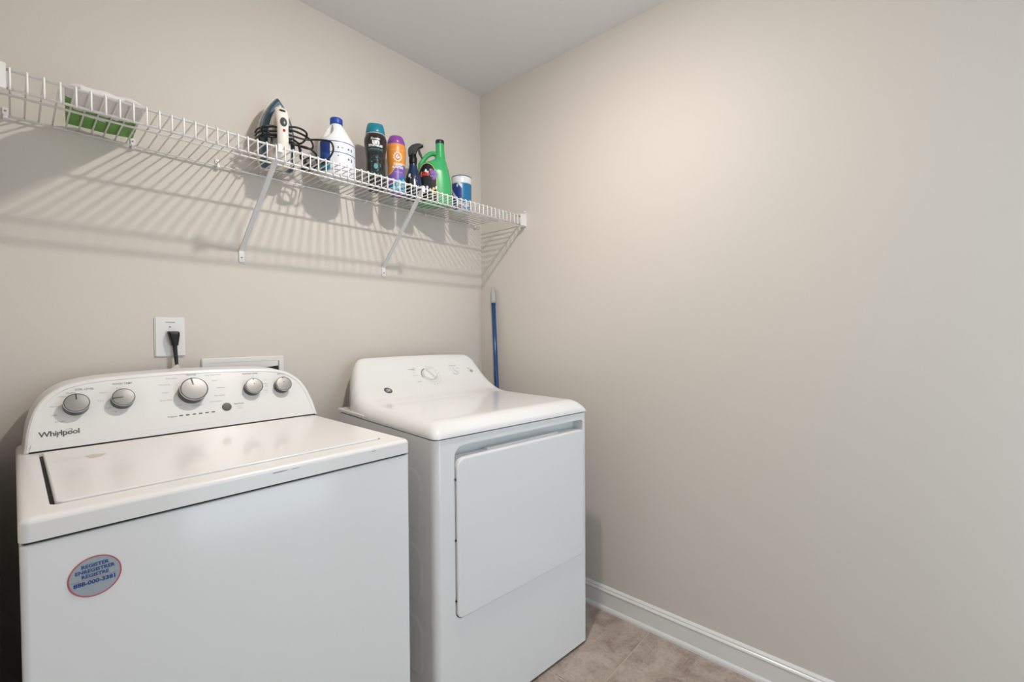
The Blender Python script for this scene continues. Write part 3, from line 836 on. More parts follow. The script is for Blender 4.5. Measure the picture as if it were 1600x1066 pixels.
pol = [circ(-0.012, 0.104, 0.0042, n=10), [(0.002, 0.100), (0.009, 0.100), (0.0055, 0.109)], rect(0.015, 0.024, 0.1025, 0.1045), rect(0.0165, 0.0185, 0.1045, 0.107), rect(0.0205, 0.0225, 0.1045, 0.107),
       rect(0.040, 0.046, 0.100, 0.107), rect(0.049, 0.051, 0.103, 0.1045), rect(0.054, 0.059, 0.098, 0.108), rect(0.040, 0.046, 0.064, 0.071), rect(0.054, 0.059, 0.060, 0.072), rect(0.003, 0.008, 0.072, 0.076)]
shapes_on('label_symbols', pol, bf2, M['ink'], bl)
shapes_on('label_panel', [rect(-0.016, 0.028, 0.033, 0.080)], bf2, M['white_print'], bl)

# scent booster bottle (charcoal, teal cap)
db = thing('scent_booster_bottle', 'black waisted bottle with teal cap and white lettering on shelf', 'bottle', (-0.7045, -0.130, DECK), math.radians(-31))
dpr = [(0.0005, 0), (0.031, 0), (0.0355, 0.004), (0.0370, 0.015), (0.0370, 0.060), (0.0365, 0.100), (0.0370, 0.125), (0.0395, 0.150), (0.0428, 0.175), (0.0435, 0.190), (0.0415, 0.203), (0.0375, 0.212), (0.0365, 0.2145)]
dps = [dpr[0]] + [(p.x, p.y) for p in catmull([(r, z, 0) for r, z in dpr[1:]], 3)]
lathe('bottle', dps, M['charcoal'], db, n=56, smooth=60)
drf = lambda z: interp([(b, a) for a, b in dps[1:]], z)
lathe('collar', [(0.0372, 0.213), (0.0385, 0.2145), (0.0385, 0.2165), (0.036, 0.218)], M['ink_grey'], db, n=48)
def capdip(p):
    if p.z > 0.235: p.z += 0.005 * ((p.x / 0.03) ** 2) - 0.0025
    return p
lathe('cap', [(0.0365, 0.217), (0.0372, 0.219), (0.0370, 0.228), (0.0335, 0.242), (0.0300, 0.255), (0.028, 0.2575), (0.018, 0.2575), (0.001, 0.2575)], M['teal_cap'], db, n=48, mod=capdip, smooth=50)
df = cylr(drf, 0.04, 0.0006)
text_on('label_letters', [('Downy', 0.0110, 0, 0.1895, {'bold': 0.0002}), ('un', 0.0260, 0.001, 0.1775, {'bold': 0.0014}), ('STOPABLES', 0.0105, 0, 0.1630, {'bold': 0.0006})], df, M['white_print'], db)
text_on('label_small_print', [('in-wash scent booster', 0.0068, 0, 0.1515, {'bold': 0.0002})], df, M['lteal'], db)
shapes_on('label_line', [rect(-0.032 + 0.004 * k, -0.028 + 0.004 * k, 0.1455, 0.1463) for k in range(16)], df, M['lteal'], db)
sw = []
for r_, a0, a1, wd in ((0.031, 20, 160, 0.003), (0.026, 200, 330, 0.003), (0.020, 60, 230, 0.003), (0.015, 240, 400, 0.003), (0.036, 170, 250, 0.0025), (0.034, -60, 30, 0.0025)):
    sw += ring_polys(0, 0.085, r_ - wd, r_, 14, ry=1.4, a0=math.radians(a0), a1=math.radians(a1))
shapes_on('label_swirl', sw, df, M['dteal'], db)
shapes_on('label_glow', [circ(0, 0.085, 0.0085, 0.011)] + [circ(0.02 * math.cos(k * 1.3), 0.085 + 0.035 * math.sin(k * 1.3), 0.0022) for k in range(7)], cylr(drf, 0.04, 0.0008), M['lteal'], db)

# odor blaster bottle (orange/purple)
ab = thing('scent_booster_bottle', 'orange and purple bottle with purple cap and sunburst label', 'bottle', (-0.609, -0.130, DECK), math.radians(-34))
apr = [(0.0005, 0), (0.029, 0), (0.0335, 0.004), (0.0345, 0.015), (0.0340, 0.060), (0.0335, 0.095), (0.0345, 0.120), (0.0375, 0.150), (0.0385, 0.170), (0.0385, 0.185), (0.0372, 0.197), (0.0350, 0.2085)]
aps = [apr[0]] + [(p.x, p.y) for p in catmull([(r, z, 0) for r, z in apr[1:]], 3)]
arf = lambda z: interp([(b, a) for a, b in aps[1:]], z)
lathe('bottle', aps, M['violet'], ab, n=56, smooth=60)
lathe('cap', [(0.0352, 0.207), (0.0360, 0.209), (0.0345, 0.219), (0.0300, 0.232), (0.0265, 0.2390), (0.022, 0.2405), (0.001, 0.2410)], M['purple'], ab, n=48, smooth=50)
def acol(x, z):
    edge = 0.098 + 0.022 * math.tanh((x + 0.010) * 60)
    if z > edge + 0.006: 
        return 0
    if z > edge: return 1
    sea = 0.056 + 0.020 * math.tanh((x - 0.002) * 55)
    if z > sea: return 2 if z > sea + 0.012 or x > 0.02 else 2
    if z > sea - 0.012: return 3
    return 4 if (math.sin(x * 260 + z * 190) + math.sin(z * 330 - x * 120)) > -0.2 else 3
grid_patch('label', -0.062, 0.062, 0.006, 0.203, 90, 110, cylr(arf, 0.0385, 0.0005), [M['orange'], M['yellow'], M['violet'], M['sea'], M['aqua']], ab, acol)
af = cylr(arf, 0.0385, 0.0009); af2 = cylr(arf, 0.0385, 0.0013); af3 = cylr(arf, 0.0385, 0.0017)
star = []
for k in range(24):
    a = 2 * math.pi * k / 24; r_ = 0.0215 if k % 2 else 0.015; star.append((0.006 + r_ * math.cos(a), 0.1490 + r_ * math.sin(a)))
shapes_on('sunburst', [star], af, M['cream'], ab)
shapes_on('emblem_ring', ring_polys(0.006, 0.149, 0.0085, 0.0115, 24), af2, M['red'], ab)
shapes_on('emblem_disc', [circ(0.006, 0.149, 0.0085)], af2, M['white_print'], ab)
shapes_on('emblem_hammer', [[(0.001, 0.146), (0.003, 0.1445), (0.010, 0.1515), (0.0085, 0.153)], rect(0.0065, 0.0125, 0.1515, 0.1545)], af3, M['red'], ab)
text_on('label_letters', [('ODOR', 0.0135, 0.008, 0.1185, {'bold': 0.0006}), ('BLASTERS', 0.0120, 0.008, 0.1070, {'bold': 0.0005})], af2, M['white_print'], ab)
text_on('label_small_print', [('IN-WASH SCENT BOOSTER', 0.0045, 0.004, 0.176, {}), ('fresh botanicals', 0.0055, 0.010, 0.088, {})], af2, M['cream'], ab)

# spray bottle
sb = thing('spray_bottle', 'dark navy spray bottle with black trigger head', 'spray bottle', (-0.527, -0.132, DECK), math.radians(-36))
spf = [(0.0, 0.036), (0.004, 0.0385), (0.030, 0.0385), (0.060, 0.0365), (0.090, 0.0315), (0.115, 0.0240), (0.135, 0.0185), (0.150, 0.0160), (0.156, 0.0155)]
sps = [(p.x, p.y) for p in catmull([(z, r, 0) for z, r in spf], 3)]
lathe('bottle', [(0.0005, 0)] + [(r, z) for z, r in sps], M['spray_navy'], sb, n=44, sy=0.80, smooth=60)
lathe('collar', [(0.0165, 0.154), (0.0170, 0.156), (0.0170, 0.178), (0.0150, 0.182), (0.0125, 0.195)], M['black'], sb, n=28)
def extr(name, poly, y0, y1, m, parent, bev=0.002):
    bm = bmesh.new(); a = [bm.verts.new((x, y0, z)) for x, z in poly]; b = [bm.verts.new((x, y1, z)) for x, z in poly]
    bm.faces.new(a); bm.faces.new(b[::-1])
    for i in range(len(poly)):
        j = (i + 1) % len(poly); bm.faces.new((a[i], b[i], b[j], a[j]))
    if bev: bmesh.ops.bevel(bm, geom=list(bm.edges), offset=bev, segments=2, affect='EDGES', clamp_overlap=True)
    return obj(name, bm, m, parent, smooth=45)
head = [(-0.0185, 0.185), (-0.021, 0.205), (-0.018, 0.217), (-0.006, 0.230), (0.012, 0.238), (0.026, 0.240), (0.036, 0.238), (0.0395, 0.233), (0.038, 0.226), (0.028, 0.223), (0.018, 0.218), (0.014, 0.205), (0.013, 0.190)]
extr('spray_head', head, -0.0115, 0.0115, M['black'], sb)
trig = [(0.019, 0.222), (0.028, 0.223), (0.031, 0.208), (0.037, 0.192), (0.040, 0.180), (0.036, 0.179), (0.029, 0.190), (0.022, 0.200)]
extr('trigger', trig, -0.006, 0.006, M['black'], sb, 0.0015)
lathe('nozzle', [(0.0065, 0), (0.0065, 0.006), (0.003, 0.0065)], M['black'], sb, n=14, loc=(0.037, 0, 0.2325), axis=Matrix.Rotation(math.radians(90), 3, 'Y'))
srf = lambda z: interp(sps, z)
def sfm(off):
    def f(x, z):
        a = -math.pi / 2 + x / 0.0385; r = srf(z) + off
        return Vector((r * math.cos(a), (r * math.sin(a)) * 0.80, z))
    return f
def scol(x, z): return 0 if x < 0.002 - 0.05 * (z - 0.06) else 1
grid_patch('label', -0.045, 0.035, 0.014, 0.108, 40, 50, sfm(0.0006), [M['spray_dark'], M['spray_navy']], sb, scol)
rs = random.Random(3)
shapes_on('label_specks', [circ(-0.020, 0.098, 0.0065, 0.009, 10), circ(-0.012, 0.087, 0.003, n=8)] + [circ(0.006 + rs.random() * 0.022, 0.02 + rs.random() * 0.075, 0.0008 + 0.001 * rs.random(), n=6) for _ in range(16)], sfm(0.0010), M['label_white'], sb)
shapes_on('label_lines', [rect(-0.036, -0.012, z, z + 0.002) for z in (0.075, 0.069, 0.063, 0.057)], sfm(0.0010), M['ink_mid'], sb)

# green jug with handle
gj = thing('detergent_jug', 'bright green jug with side handle, dark cap and black arched label', 'detergent jug', (-0.400, -0.130, DECK), math.radians(-39))
GL = [(0.0, -0.080, 0.062), (0.004, -0.084, 0.0655), (0.05, -0.085, 0.0655), (0.10, -0.084, 0.0640), (0.13, -0.083, 0.0600), (0.155, -0.081, 0.0545), (0.170, -0.079, 0.0500), (0.180, -0.073, 0.0470), (0.188, -0.055, 0.0450),
      (0.196, -0.030, 0.0430), (0.204, -0.013, 0.0410), (0.215, -0.0065, 0.0395), (0.240, -0.0035, 0.0365), (0.270, -0.0028, 0.0350), (0.276, -0.0028, 0.0350)]
GLs = [tuple(p) for p in catmull(GL, 3)]
def gdep(z): return interp([(0, 0.036), (0.005, 0.040), (0.15, 0.040), (0.19, 0.030), (0.21, 0.022), (0.24, 0.0195), (0.28, 0.0190)], z)
def gexp(z): return interp([(0, 2.8), (0.17, 2.8), (0.22, 2.0), (0.3, 2.0)], z)
verts = []; faces = []; n = 56
for (z, l, r) in GLs:
    c, a, b, p = (l + r) / 2, (r - l) / 2, gdep(z), gexp(z)
    for k in range(n):
        t = 2 * math.pi * k / n; ct, st = math.cos(t), math.sin(t)
        verts.append((c + a * math.copysign(abs(ct) ** (2 / p), ct), b * math.copysign(abs(st) ** (2 / p), st), z))
for i in range(len(GLs) - 1):
    for k in range(n): faces.append((i * n + k, i * n + (k + 1) % n, (i + 1) * n + (k + 1) % n, (i + 1) * n + k))
faces.append(tuple(range(n - 1, -1, -1))); faces.append(tuple((len(GLs) - 1) * n + k for k in range(n)))
gbody = pyobj('jug', verts, faces, M['green'], gj)
for pg in gbody.data.polygons:
    if len(pg.vertices) > 10: pg.use_smooth = False
hp = catmull([(0.010, 0, 0.222), (-0.004, 0, 0.2320), (-0.022, 0, 0.2330), (-0.040, 0, 0.222), (-0.054, 0, 0.206), (-0.064, 0, 0.192), (-0.070, 0, 0.180), (-0.070, 0, 0.165)], 5)
tube('handle', hp, [0.010 + 0.0015 * abs(i / len(hp) - 0.5) * 2 for i in range(len(hp))], M['green'], gj, n=14)
lathe('cap', [(0.0185, 0.2745), (0.0195, 0.2765), (0.0195, 0.290), (0.0185, 0.2925), (0.001, 0.293)], M['dark_cap'], gj, n=28, loc=(0.0161, 0, 0))
def gmap(off):
    def f(x, z):
        l = interp([(a, b) for a, b, _ in GLs], z); r = interp([(a, c) for a, _, c in GLs], z)
        c, a, b, p = (l + r) / 2, (r - l) / 2, gdep(z), gexp(z)
        q = min(0.999, abs((x - c) / a)); return Vector((x, -b * (1 - q ** p) ** (1 / p) - off, z))
    return f
def arch_top(x):
    t = (x + 0.040) / 0.040; return 0.178 - 0.075 * (1 - math.sqrt(max(0.0, 1 - min(1, t * t))))
V = []; F = []; I = []; nx, nz = 44, 60; f = gmap(0.0006)
def arch_patch(name, grow, off, m, col=None, mats=None):
    f = gmap(off); V = []; F = []; I = []
    for i in range(nx + 1):
        x = -0.040 + (0.040 + grow) * (-1 + 2 * i / nx) * 0.999
        t = (x + 0.040) / (0.040 + grow); zt_ = 0.100 + (0.078 + grow) * math.sqrt(max(0, 1 - t * t))
        for j in range(nz + 1): V.append(f(x, 0.012 + (zt_ - 0.012) * j / nz))
    for i in range(nx):
        for j in range(nz):
            F.append((i * (nz + 1) + j, (i + 1) * (nz + 1) + j, (i + 1) * (nz + 1) + j + 1, i * (nz + 1) + j + 1))
    return pyobj(name, V, F, m, gj)
arch_patch('label_border', 0.0018, 0.0005, M['yellow']); arch_patch('label', 0.0, 0.0009, M['spray_dark'])
g2 = gmap(0.0013); g3 = gmap(0.0017)
shapes_on('label_flower', [circ(-0.011 + 0.009 * math.cos(k * 1.26), 0.128 + 0.012 * math.sin(k * 1.26), 0.009, 0.0065, 14) for k in range(5)], g2, M['violet'], gj)
shapes_on('label_petals', [circ(-0.022, 0.146, 0.0075, n=12), circ(-0.012, 0.108, 0.008, 0.004, 12)], g3, M['purple'], gj)
shapes_on('label_splash', [circ(-0.040 + 0.013 * k, 0.070 - 0.010 * (k % 3), 0.0055 - 0.001 * (k % 2), 0.008, 9) for k in range(4)], g3, M['label_white'], gj)
shapes_on('label_fruit', [circ(-0.012, 0.066, 0.006), circ(-0.006, 0.048, 0.005), circ(-0.024, 0.040, 0.004)], g2, M['yellow'], gj)
shapes_on('brand_panel', [[(-0.066, 0.117), (-0.034, 0.121), (-0.033, 0.142), (-0.040, 0.142), (-0.043, 0.150), (-0.048, 0.150), (-0.050, 0.142), (-0.065, 0.139)]], g2, M['white_print'], gj)
text_on('brand_letters', [('Gain', 0.0225, -0.0490, 0.1290, {'bold': 0.0010, 'rot': 0.08})], g3, M['red'], gj)

# blue and white tub
tb = thing('stain_remover_tub', 'short round blue tub with white rim at right end', 'tub', (-0.246, -0.125, DECK), math.radians(-40))
lathe('tub', [(0.0005, 0), (0.040, 0), (0.0435, 0.003), (0.0445, 0.010), (0.0455, 0.130), (0.0455, 0.132)], M['bleach'], tb, n=56)
lathe('lid', [(0.0455, 0.1315), (0.0472, 0.133), (0.0472, 0.1600), (0.0465, 0.1615)], M['tub_rim'], tb, n=56)
lathe('lid_rim', [(0.0472, 0.1612), (0.0478, 0.1622), (0.0478, 0.1640), (0.046, 0.1655), (0.001, 0.1655)], M['label_navy'], tb, n=56)
trf = lambda z: 0.0445 + 0.001 * z / 0.13
def tcol(x, z):
    if x > 0.0: return 1
    s = math.sin(x * 90 + z * 70); return 2 if s > 0.82 and z > 0.03 else (1 if s > 0.55 else 0)
grid_patch('label', -0.070, 0.070, 0.006, 0.130, 90, 60, cylr(trf, 0.0455, 0.0006), [M['label_navy'], M['sea'], M['label_white']], tb, tcol)
tf = cylr(trf, 0.0455, 0.0010)
shapes_on('label_lines', [rect(0.006 + 0.006 * k, 0.006 + 0.006 * k + (0.0055 if (k * 7 + int(z * 900)) % 5 else 0.002), z, z + 0.0022) for z in (0.118, 0.112, 0.106, 0.096, 0.090, 0.084, 0.074, 0.068) for k in range(6)], tf, M['label_teal'], tb)
shapes_on('label_splash', [circ(-0.012, 0.030, 0.012, 0.008), circ(0.012, 0.026, 0.010, 0.007), circ(0.030, 0.030, 0.006, 0.012), circ(-0.022, 0.118, 0.004, 0.007)], tf, M['label_white'], tb)
shapes_on('label_mark', [circ(-0.008, 0.026, 0.007, 0.004)], cylr(trf, 0.0455, 0.0014), M['red'], tb)

# green and white soft pack lying flat
pk = thing('wipes_pack', 'green and white soft plastic pack lying flat on the shelf', 'wipes pack', (-1.516, -0.150, DECK), math.radians(-3))
def pack(nx=30, ny=44, W=0.071, L=0.130, H=0.036):
    vt = []; vb = []; fc = []; ix = []
    rnd = random.Random(5)
    def prof(s, t):
        e = max(0.0, (1 - abs(s) ** 4)) ** 0.5 * max(0.0, (1 - abs(t) ** 6)) ** 0.5; return e
    for j in range(ny + 1):
        for i in range(nx + 1):
            s = -1 + 2 * i / nx; t = -1 + 2 * j / ny; e = prof(s, t)
            wob = 0.0018 * math.sin(9 * s + 5 * t) * e + 0.0012 * math.sin(17 * t + 3 * s)
            x, y = W * s * (1 - 0.02 * t), L * t
            vt.append((x, y, 0.006 + (H - 0.008) * e * (0.80 + 0.2 * math.cos(t * 1.5)) + wob * 1.3)); vb.append((x, y, 0.0005 + 0.0055 * (1 - e) + abs(wob) * 0.2))
    N = len(vt)
    for j in range(ny):
        for i in range(nx):
            a = j * (nx + 1) + i; q = (a, a + 1, a + nx + 2, a + nx + 1)
            fc.append(q); fc.append(tuple(N + k for k in q[::-1]))
            t = -1 + 2 * (j + .5) / ny; s = -1 + 2 * (i + .5) / nx
            g = 1 if t > -0.05 + 0.03 * math.sin(5 * s) else 0
            if s < -0.82 and t > -0.55: g = 1
            ix += [0 if t < 0.45 and s > -0.8 else g, g]
    # side walls
    def edge(a, b): fc.append((a, N + a, N + b, b)); ix.append(1 if (vt[a][1] > -0.006) else 0)
    for i in range(nx): edge(i, i + 1); edge(ny * (nx + 1) + i + 1, ny * (nx + 1) + i)
    for j in range(ny): edge((j + 1) * (nx + 1), j * (nx + 1)); edge(j * (nx + 1) + nx, (j + 1) * (nx + 1) + nx)
    return pyobj('pack', vt + vb, fc, [M['pack_white'], M['pack_green']], pk, idx=ix, recalc=True)
pack()
pmap = lambda x, y: Vector((x, y, 0.0002))
shapes_on('print_patch', [[(0.066, 0.012), (0.012, 0.004), (0.010, 0.020), (0.064, 0.030)]], pmap, M['leaf'], pk)
text_on('print_letters', [('wipes', 0.0150, -0.038, 0.016, {'bold': 0.0004})], lambda x, y: Vector((-x, y, -0.0002)), M['ink_mid'], pk)
shapes_on('print_swoosh', [[(-0.050, 0.018), (-0.030, 0.012), (0.005, 0.026), (0.008, 0.032), (-0.020, 0.026)]], pmap, M['label_white'], pk)

# iron, standing on its heel
ir = thing('clothes_iron', 'white and teal steam iron standing on its heel with wrapped cord', 'clothes iron', (-1.060, -0.095, DECK), math.radians(-9))
OUT = [(0.000, 0.046), (0.004, 0.050), (0.03, 0.0545), (0.06, 0.0565), (0.10, 0.0560), (0.13, 0.0535), (0.16, 0.0480), (0.188, 0.0390), (0.211, 0.0285), (0.231, 0.0165), (0.244, 0.0072), (0.250, 0.0015)]
OUs = [(p.x, p.y) for p in catmull([(a, b, 0) for a, b in OUT], 3)]
def iron_layer(name, specs, m, zoff=0.0):
    """specs: (scale, yoff, z centre shift) layers of the boat outline"""
    bm = bmesh.new(); prev = None
    for sc, y, zs, zsc in specs:
        loop = [(w_ * sc, z * zsc + zs) for z, w_ in OUs] + [(-w_ * sc, z * zsc + zs) for z, w_ in OUs[::-1]]
        cur = [bm.verts.new((x_, y, z_)) for x_, z_ in loop]
        if prev:
            for i in range(len(cur)):
                j = (i + 1) % len(cur); bm.faces.new((prev[i], prev[j], cur[j], cur[i]))
        else: bm.faces.new(cur[::-1])
        prev = cur
    bm.faces.new(prev)
    return obj(name, bm, m, ir, smooth=40)
iron_layer('soleplate', [(1.04, 0.042, 0.000, 1.008), (1.06, 0.040, 0.0, 1.012), (1.06, 0.033, 0.0, 1.012), (1.04, 0.031, 0.0, 1.008)], M['iron_sole'])
iron_layer('body_rim', [(1.045, 0.031, 0.0, 1.01), (1.045, 0.021, 0.0, 1.01)], M['iron_white'])
iron_layer('body', [(0.99, 0.024, 0.001, 0.99), (0.99, 0.014, 0.001, 0.985), (0.96, 0.000, 0.002, 0.962), (0.91, -0.010, 0.004, 0.925), (0.80, -0.016, 0.006, 0.87)], M['iron_blue'])
iron_layer('tank', [(0.62, -0.014, 0.012, 0.80), (0.61, -0.026, 0.012, 0.79), (0.53, -0.036, 0.014, 0.765), (0.40, -0.041, 0.02, 0.71)], M['iron_white'])
# handle: from nose of tank, arching out and down to the heel
hpts = catmull([(0, -0.030, 0.192), (0, -0.046, 0.184), (0, -0.060, 0.166), (0, -0.067, 0.145), (0, -0.070, 0.115), (0, -0.070, 0.078), (0, -0.065, 0.045), (0, -0.052, 0.020), (0, -0.032, 0.010)], 5)
NH = len(hpts); verts = []; faces = []; n = 20
for i, p in enumerate(hpts):
    t = i / (NH - 1); a = hpts[max(0, i - 1)]; b = hpts[min(NH - 1, i + 1)]; d = (b - a).normalized(); nn = Vector((1, 0, 0)).cross(d)
    wx = interp([(0, 0.010), (0.12, 0.019), (0.3, 0.0205), (0.5, 0.0175), (0.75, 0.0175), (0.9, 0.021), (1, 0.022)], t); wy = interp([(0, 0.007), (0.2, 0.012), (0.6, 0.011), (1, 0.014)], t)
    for k in range(n):
        q = 2 * math.pi * k / n; verts.append(p + Vector((1, 0, 0)) * wx * math.cos(q) + nn * wy * math.sin(q))
for i in range(NH - 1):
    for k in range(n): faces.append((i * n + k, i * n + (k + 1) % n, (i + 1) * n + (k + 1) % n, (i + 1) * n + k))
faces.append(tuple(range(n - 1, -1, -1))); faces.append(tuple((NH - 1) * n + k for k in range(n)))
pyobj('handle', verts, faces, M['iron_white'], ir, recalc=True)
box('heel', -0.028, 0.028, -0.052, 0.020, 0.0, 0.022, M['iron_white'], ir, bev=0.007, seg=3)
def oval(name, z, y, rx, rz_, m, tilt=0.0, dx=0.0):
    mxx = Matrix.Rotation(math.radians(90 + tilt), 3, 'X')
    return lathe(name, [(1.0, 0), (1.0, 0.3), (0.8, 0.8), (0.01, 1.0)], m, ir, n=24, loc=(dx, y, z), axis=mxx @ Matrix.Diagonal((rx, rz_, 0.0035)), smooth=60)
oval('steam_dial', 0.133, -0.0795, 0.0105, 0.0155, M['iron_grey'], -8, 0.001)
oval('spray_button', 0.1735, -0.0685, 0.0100, 0.0050, M['black'], -42, 0.0)
oval('indicator', 0.105, -0.0812, 0.0040, 0.0050, M['red'], -4, 0.002)
# wrapped cord
def iw(x, y, z): # world -> iron local
    p = Vector((x, y, z)) - Vector(ir.location); c, s_ = math.cos(-ir.rotation_euler.z), math.sin(-ir.rotation_euler.z)
    return Vector((p.x * c - p.y * s_, p.x * s_ + p.y * c, p.z))
A_ = [(-1.055, 1.877), (-1.034, 1.895), (-1.006, 1.900), (-0.984, 1.889), (-0.982, 1.870), (-1.000, 1.851), (-1.034, 1.847), (-1.066, 1.846), (-1.096, 1.843), (-1.122, 1.851), (-1.127, 1.862), (-1.106, 1.871), (-1.073, 1.880), (-1.040, 1.880), (-1.002, 1.879),
      (-0.966, 1.875), (-0.953, 1.859), (-0.967, 1.839), (-0.998, 1.836), (-1.034, 1.843), (-1.066, 1.850), (-1.106, 1.833), (-1.126, 1.839), (-1.130, 1.826), (-1.122, 1.816)]
def ydepth(x, k): 
    base = -0.147 if -1.12 < x < -1.02 else -0.135
    return base + 0.010 * math.sin(k * 1.7)
PA = [iw(x, ydepth(x, k), z) for k, (x, z) in enumerate(A_)]
tube('cord', catmull(PA, 5), 0.0036, M['cord'], ir, n=8)
B_ = [(-1.076, 1.862), (-1.034, 1.860), (-0.991, 1.861), (-0.953, 1.868), (-0.925, 1.863), (-0.9165, 1.843), (-0.919, 1.822), (-0.930, 1.800), (-0.945, 1.785)]
tube('cord', catmull([iw(x, -0.150 - 1.0 * max(0, x + 0.97), z) if x > -0.97 else iw(x, -0.152, z) for x, z in B_], 5), 0.0034, M['cord'], ir, n=8)
Cc = [(-1.060, 1.840), (-1.024, 1.837), (-0.985, 1.831), (-0.953, 1.820), (-0.944, 1.802), (-0.958, 1.776), (-0.985, 1.778), (-1.003, 1.795), (-1.011, 1.815), (-1.013, 1.836), (-1.003, 1.813), (-0.992, 1.780), (-0.981, 1.768), (-0.958, 1.772), (-0.954, 1.793), (-0.972, 1.804), (-0.994, 1.793), (-1.000, 1.772)]
tube('cord', catmull([iw(x, -0.150 + 0.012 * math.sin(k * 2.1), z) for k, (x, z) in enumerate(Cc)], 5), 0.0034, M['cord'], ir, n=8)
for s_, (za, zb_) in enumerate(((1.872, 1.868), (1.858, 1.856), (1.846, 1.842))):  # bands round the body, seen at its left
    P = [iw(-1.040, -0.150, za), iw(-1.075, -0.155, za + .002), iw(-1.108, -0.140, za - 0.002), iw(-1.127, -0.110, zb_), iw(-1.126, -0.075, zb_ - 0.002)]
    tube('cord', catmull(P, 5), 0.0030, M['cord'], ir, n=8)
Q_ = [(-1.122, -0.13, 1.846), (-1.128, -0.135, 1.825), (-1.112, -0.14, 1.808), (-1.098, -0.14, 1.822), (-1.100, -0.14, 1.846), (-1.112, -0.14, 1.856)]
tube('cord', catmull([iw(*q) for q in Q_], 5), 0.0030, M['cord'], ir, n=8)
p0 = iw(-0.985, -0.140, 1.770)
bm = bmesh.new(); add_box(bm, p0.x - 0.018, p0.x + 0.014, p0.y - 0.008, p0.y + 0.008, 0.0015, 0.016); bmesh.ops.bevel(bm, geom=list(bm.edges), offset=0.004, segments=2, affect='EDGES')
obj('plug', bm, M['black'], ir, smooth=40)

# ------------------------------------------------------------------ outlet, plug, cord, washer box
out = thing('wall_outlet', 'square white single receptacle plate on the wall above the washer', 'wall outlet', (-1.3555, 0, 1.1790))
bm = bmesh.new(); add_box(bm, -0.0385, 0.0385, -0.0065, -0.0003, -0.0615, 0.0615)
bmesh.ops.bevel(bm, geom=[e for e in bm.edges if any(v.co.y < -0.005 for v in e.verts)], offset=0.003, segments=3, affect='EDGES')
obj('plate', bm, M['plate'], out, smooth=40)
screw(out, Vector((0.0, -0.0066, 0.031)), r=0.0025)
text_on('plate_print', [('WASHER', 0.0062, 0.001, 0.0445, {'bold': 0.0001})], lambda x, y: Vector((x, -0.0069, y)), M['ink_mid'], out)
pc = thing('power_cord', 'black plug and cord plugged into outlet behind the washer', 'power cord', (-1.350, -0.007, 1.190))
def pl(x, y, z): return Vector((x, y, z)) - Vector(pc.location)
bm = bmesh.new()
rows = [(1.196, 0.0135, -0.0075, -0.020), (1.193, 0.0150, -0.0075, -0.029), (1.184, 0.0140, -0.0075, -0.033), (1.172, 0.0115, -0.0078, -0.034), (1.160, 0.0092, -0.0082, -0.033), (1.152, 0.0082, -0.010, -0.031)]
prev = None
for z, hw, y1, y0 in rows:
    cx_ = -1.3495 + (1.196 - z) * 0.06
    cur = [bm.verts.new(pl(a_, b_, z)) for a_, b_ in rrect(cx_ - hw, cx_ + hw, y0, y1, min(0.006, hw * 0.6, (y1 - y0) * 0.35), 4)]
    if prev:
        for i in range(len(cur)):
            j = (i + 1) % len(cur); bm.faces.new((prev[i], prev[j], cur[j], cur[i]))
    else: bm.faces.new(cur)
    prev = cur
bm.faces.new(prev[::-1]); obj('plug', bm, M['black'], pc, smooth=40)
cp = catmull([pl(-1.3470, -0.021, 1.156), pl(-1.3460, -0.022, 1.130), pl(-1.3440, -0.023, 1.100), pl(-1.3425, -0.0235, 1.075), pl(-1.345, -0.0235, 0.98), pl(-1.350, -0.020, 0.80), pl(-1.35, -0.018, 0.5)], 6)
tube('cord', cp, [0.0066 - 0.0022 * min(1, i / 14) for i in range(len(cp))], M['cord'], pc, n=10)
tagv = [(-1.3720, -0.032, 1.0730), (-1.3420, -0.029, 1.0940), (-1.3360, -0.029, 1.0850), (-1.3360, -0.029, 1.0500), (-1.372, -0.032, 1.0450)]
pyobj('paper_tag', [pl(*v) for v in tagv] + [pl(v[0], v[1] + 0.0006, v[2]) for v in tagv], [(0, 4, 3, 2, 1), (5, 6, 7, 8, 9)] + [(i, (i + 1) % 5, 5 + (i + 1) % 5, 5 + i) for i in range(5)], M['paper'], pc, smooth=False)
pyobj('red_mark', [pl(*v) for v in ((-1.369, -0.0325, 1.070), (-1.3655, -0.0322, 1.0725), (-1.3655, -0.0322, 1.058), (-1.369, -0.0325, 1.056))], [(0, 3, 2, 1)], M['tag_red'], pc, smooth=False)

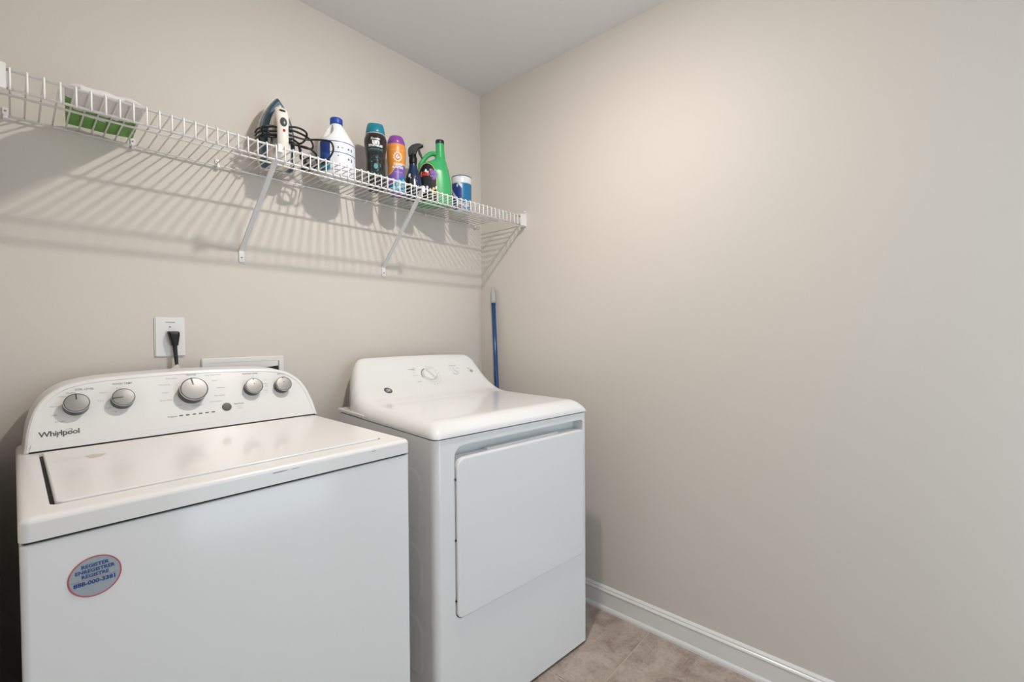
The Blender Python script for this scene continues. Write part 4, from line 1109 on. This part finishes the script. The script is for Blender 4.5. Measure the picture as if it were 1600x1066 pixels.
wb = thing('washer_outlet_box', 'white recessed washer valve box frame on wall behind the washer', 'outlet box', (-1.146, 0, 1.0))
fx0, fx1, fz0, fz1 = -0.128, 0.128, -0.100, 0.107
bm = bmesh.new(); spec = [(0.0, -0.0004), (0.0, -0.0050), (0.003, -0.0075), (0.016, -0.0075), (0.018, -0.003)]; prev = None
for ins, y in spec:
    cur = [bm.verts.new((x_, y, z_)) for x_, z_ in rrect(fx0 + ins, fx1 - ins, fz0 + ins, fz1 - ins, 0.004, 3)]
    if prev:
        for i in range(len(cur)):
            j = (i + 1) % len(cur); bm.faces.new((prev[i], prev[j], cur[j], cur[i]))
    prev = cur
obj('frame', bm, M['plate'], wb, smooth=30)
pv_ = [(fx0 + 0.0165, 0.052), (fx1 - 0.020, 0.0715), (fx1 - 0.020, fz1 - 0.0165), (fx0 + 0.0165, fz1 - 0.0165)]
pyobj('inner_panel', [(a, y, b) for y in (-0.0066, -0.0006) for a, b in pv_], [(0, 1, 2, 3), (7, 6, 5, 4), (0, 4, 5, 1), (1, 5, 6, 2), (2, 6, 7, 3), (3, 7, 4, 0)], M['plate'], wb, smooth=False, recalc=True)
box('opening', fx0 + 0.0175, fx1 - 0.0175, -0.0015, -0.0004, fz0 + 0.018, fz1 - 0.018, M['dark_gap'], wb)

# ------------------------------------------------------------------ blue pole in the corner
tip = Vector((-0.0205, -0.105, 1.4235)); dirn = (Vector((-0.035, -0.142, 0.926)) - tip).normalized()
foot = tip + dirn * (1.4235 / -dirn.z)
pole = thing('mop_handle', 'tall blue pole with grey tip leaning in the corner behind the dryer', 'mop handle', (foot.x, foot.y, 0))
pv = lambda t: tip + dirn * t - Vector((foot.x, foot.y, 0))
tube('pole', [pv(0.080), pv(0.5), pv(1.0), pv(1.4195)], 0.0112, M['blue_pole'], pole, n=20)
ts = [(0.0, 0.0035), (0.004, 0.0058), (0.012, 0.0062), (0.018, 0.0095), (0.030, 0.0132), (0.045, 0.0145), (0.070, 0.0145), (0.082, 0.0142), (0.084, 0.0125)]
tube('grip_tip', [pv(t) for t, r in ts], [r for t, r in ts], M['grey_grip'], pole, n=20)
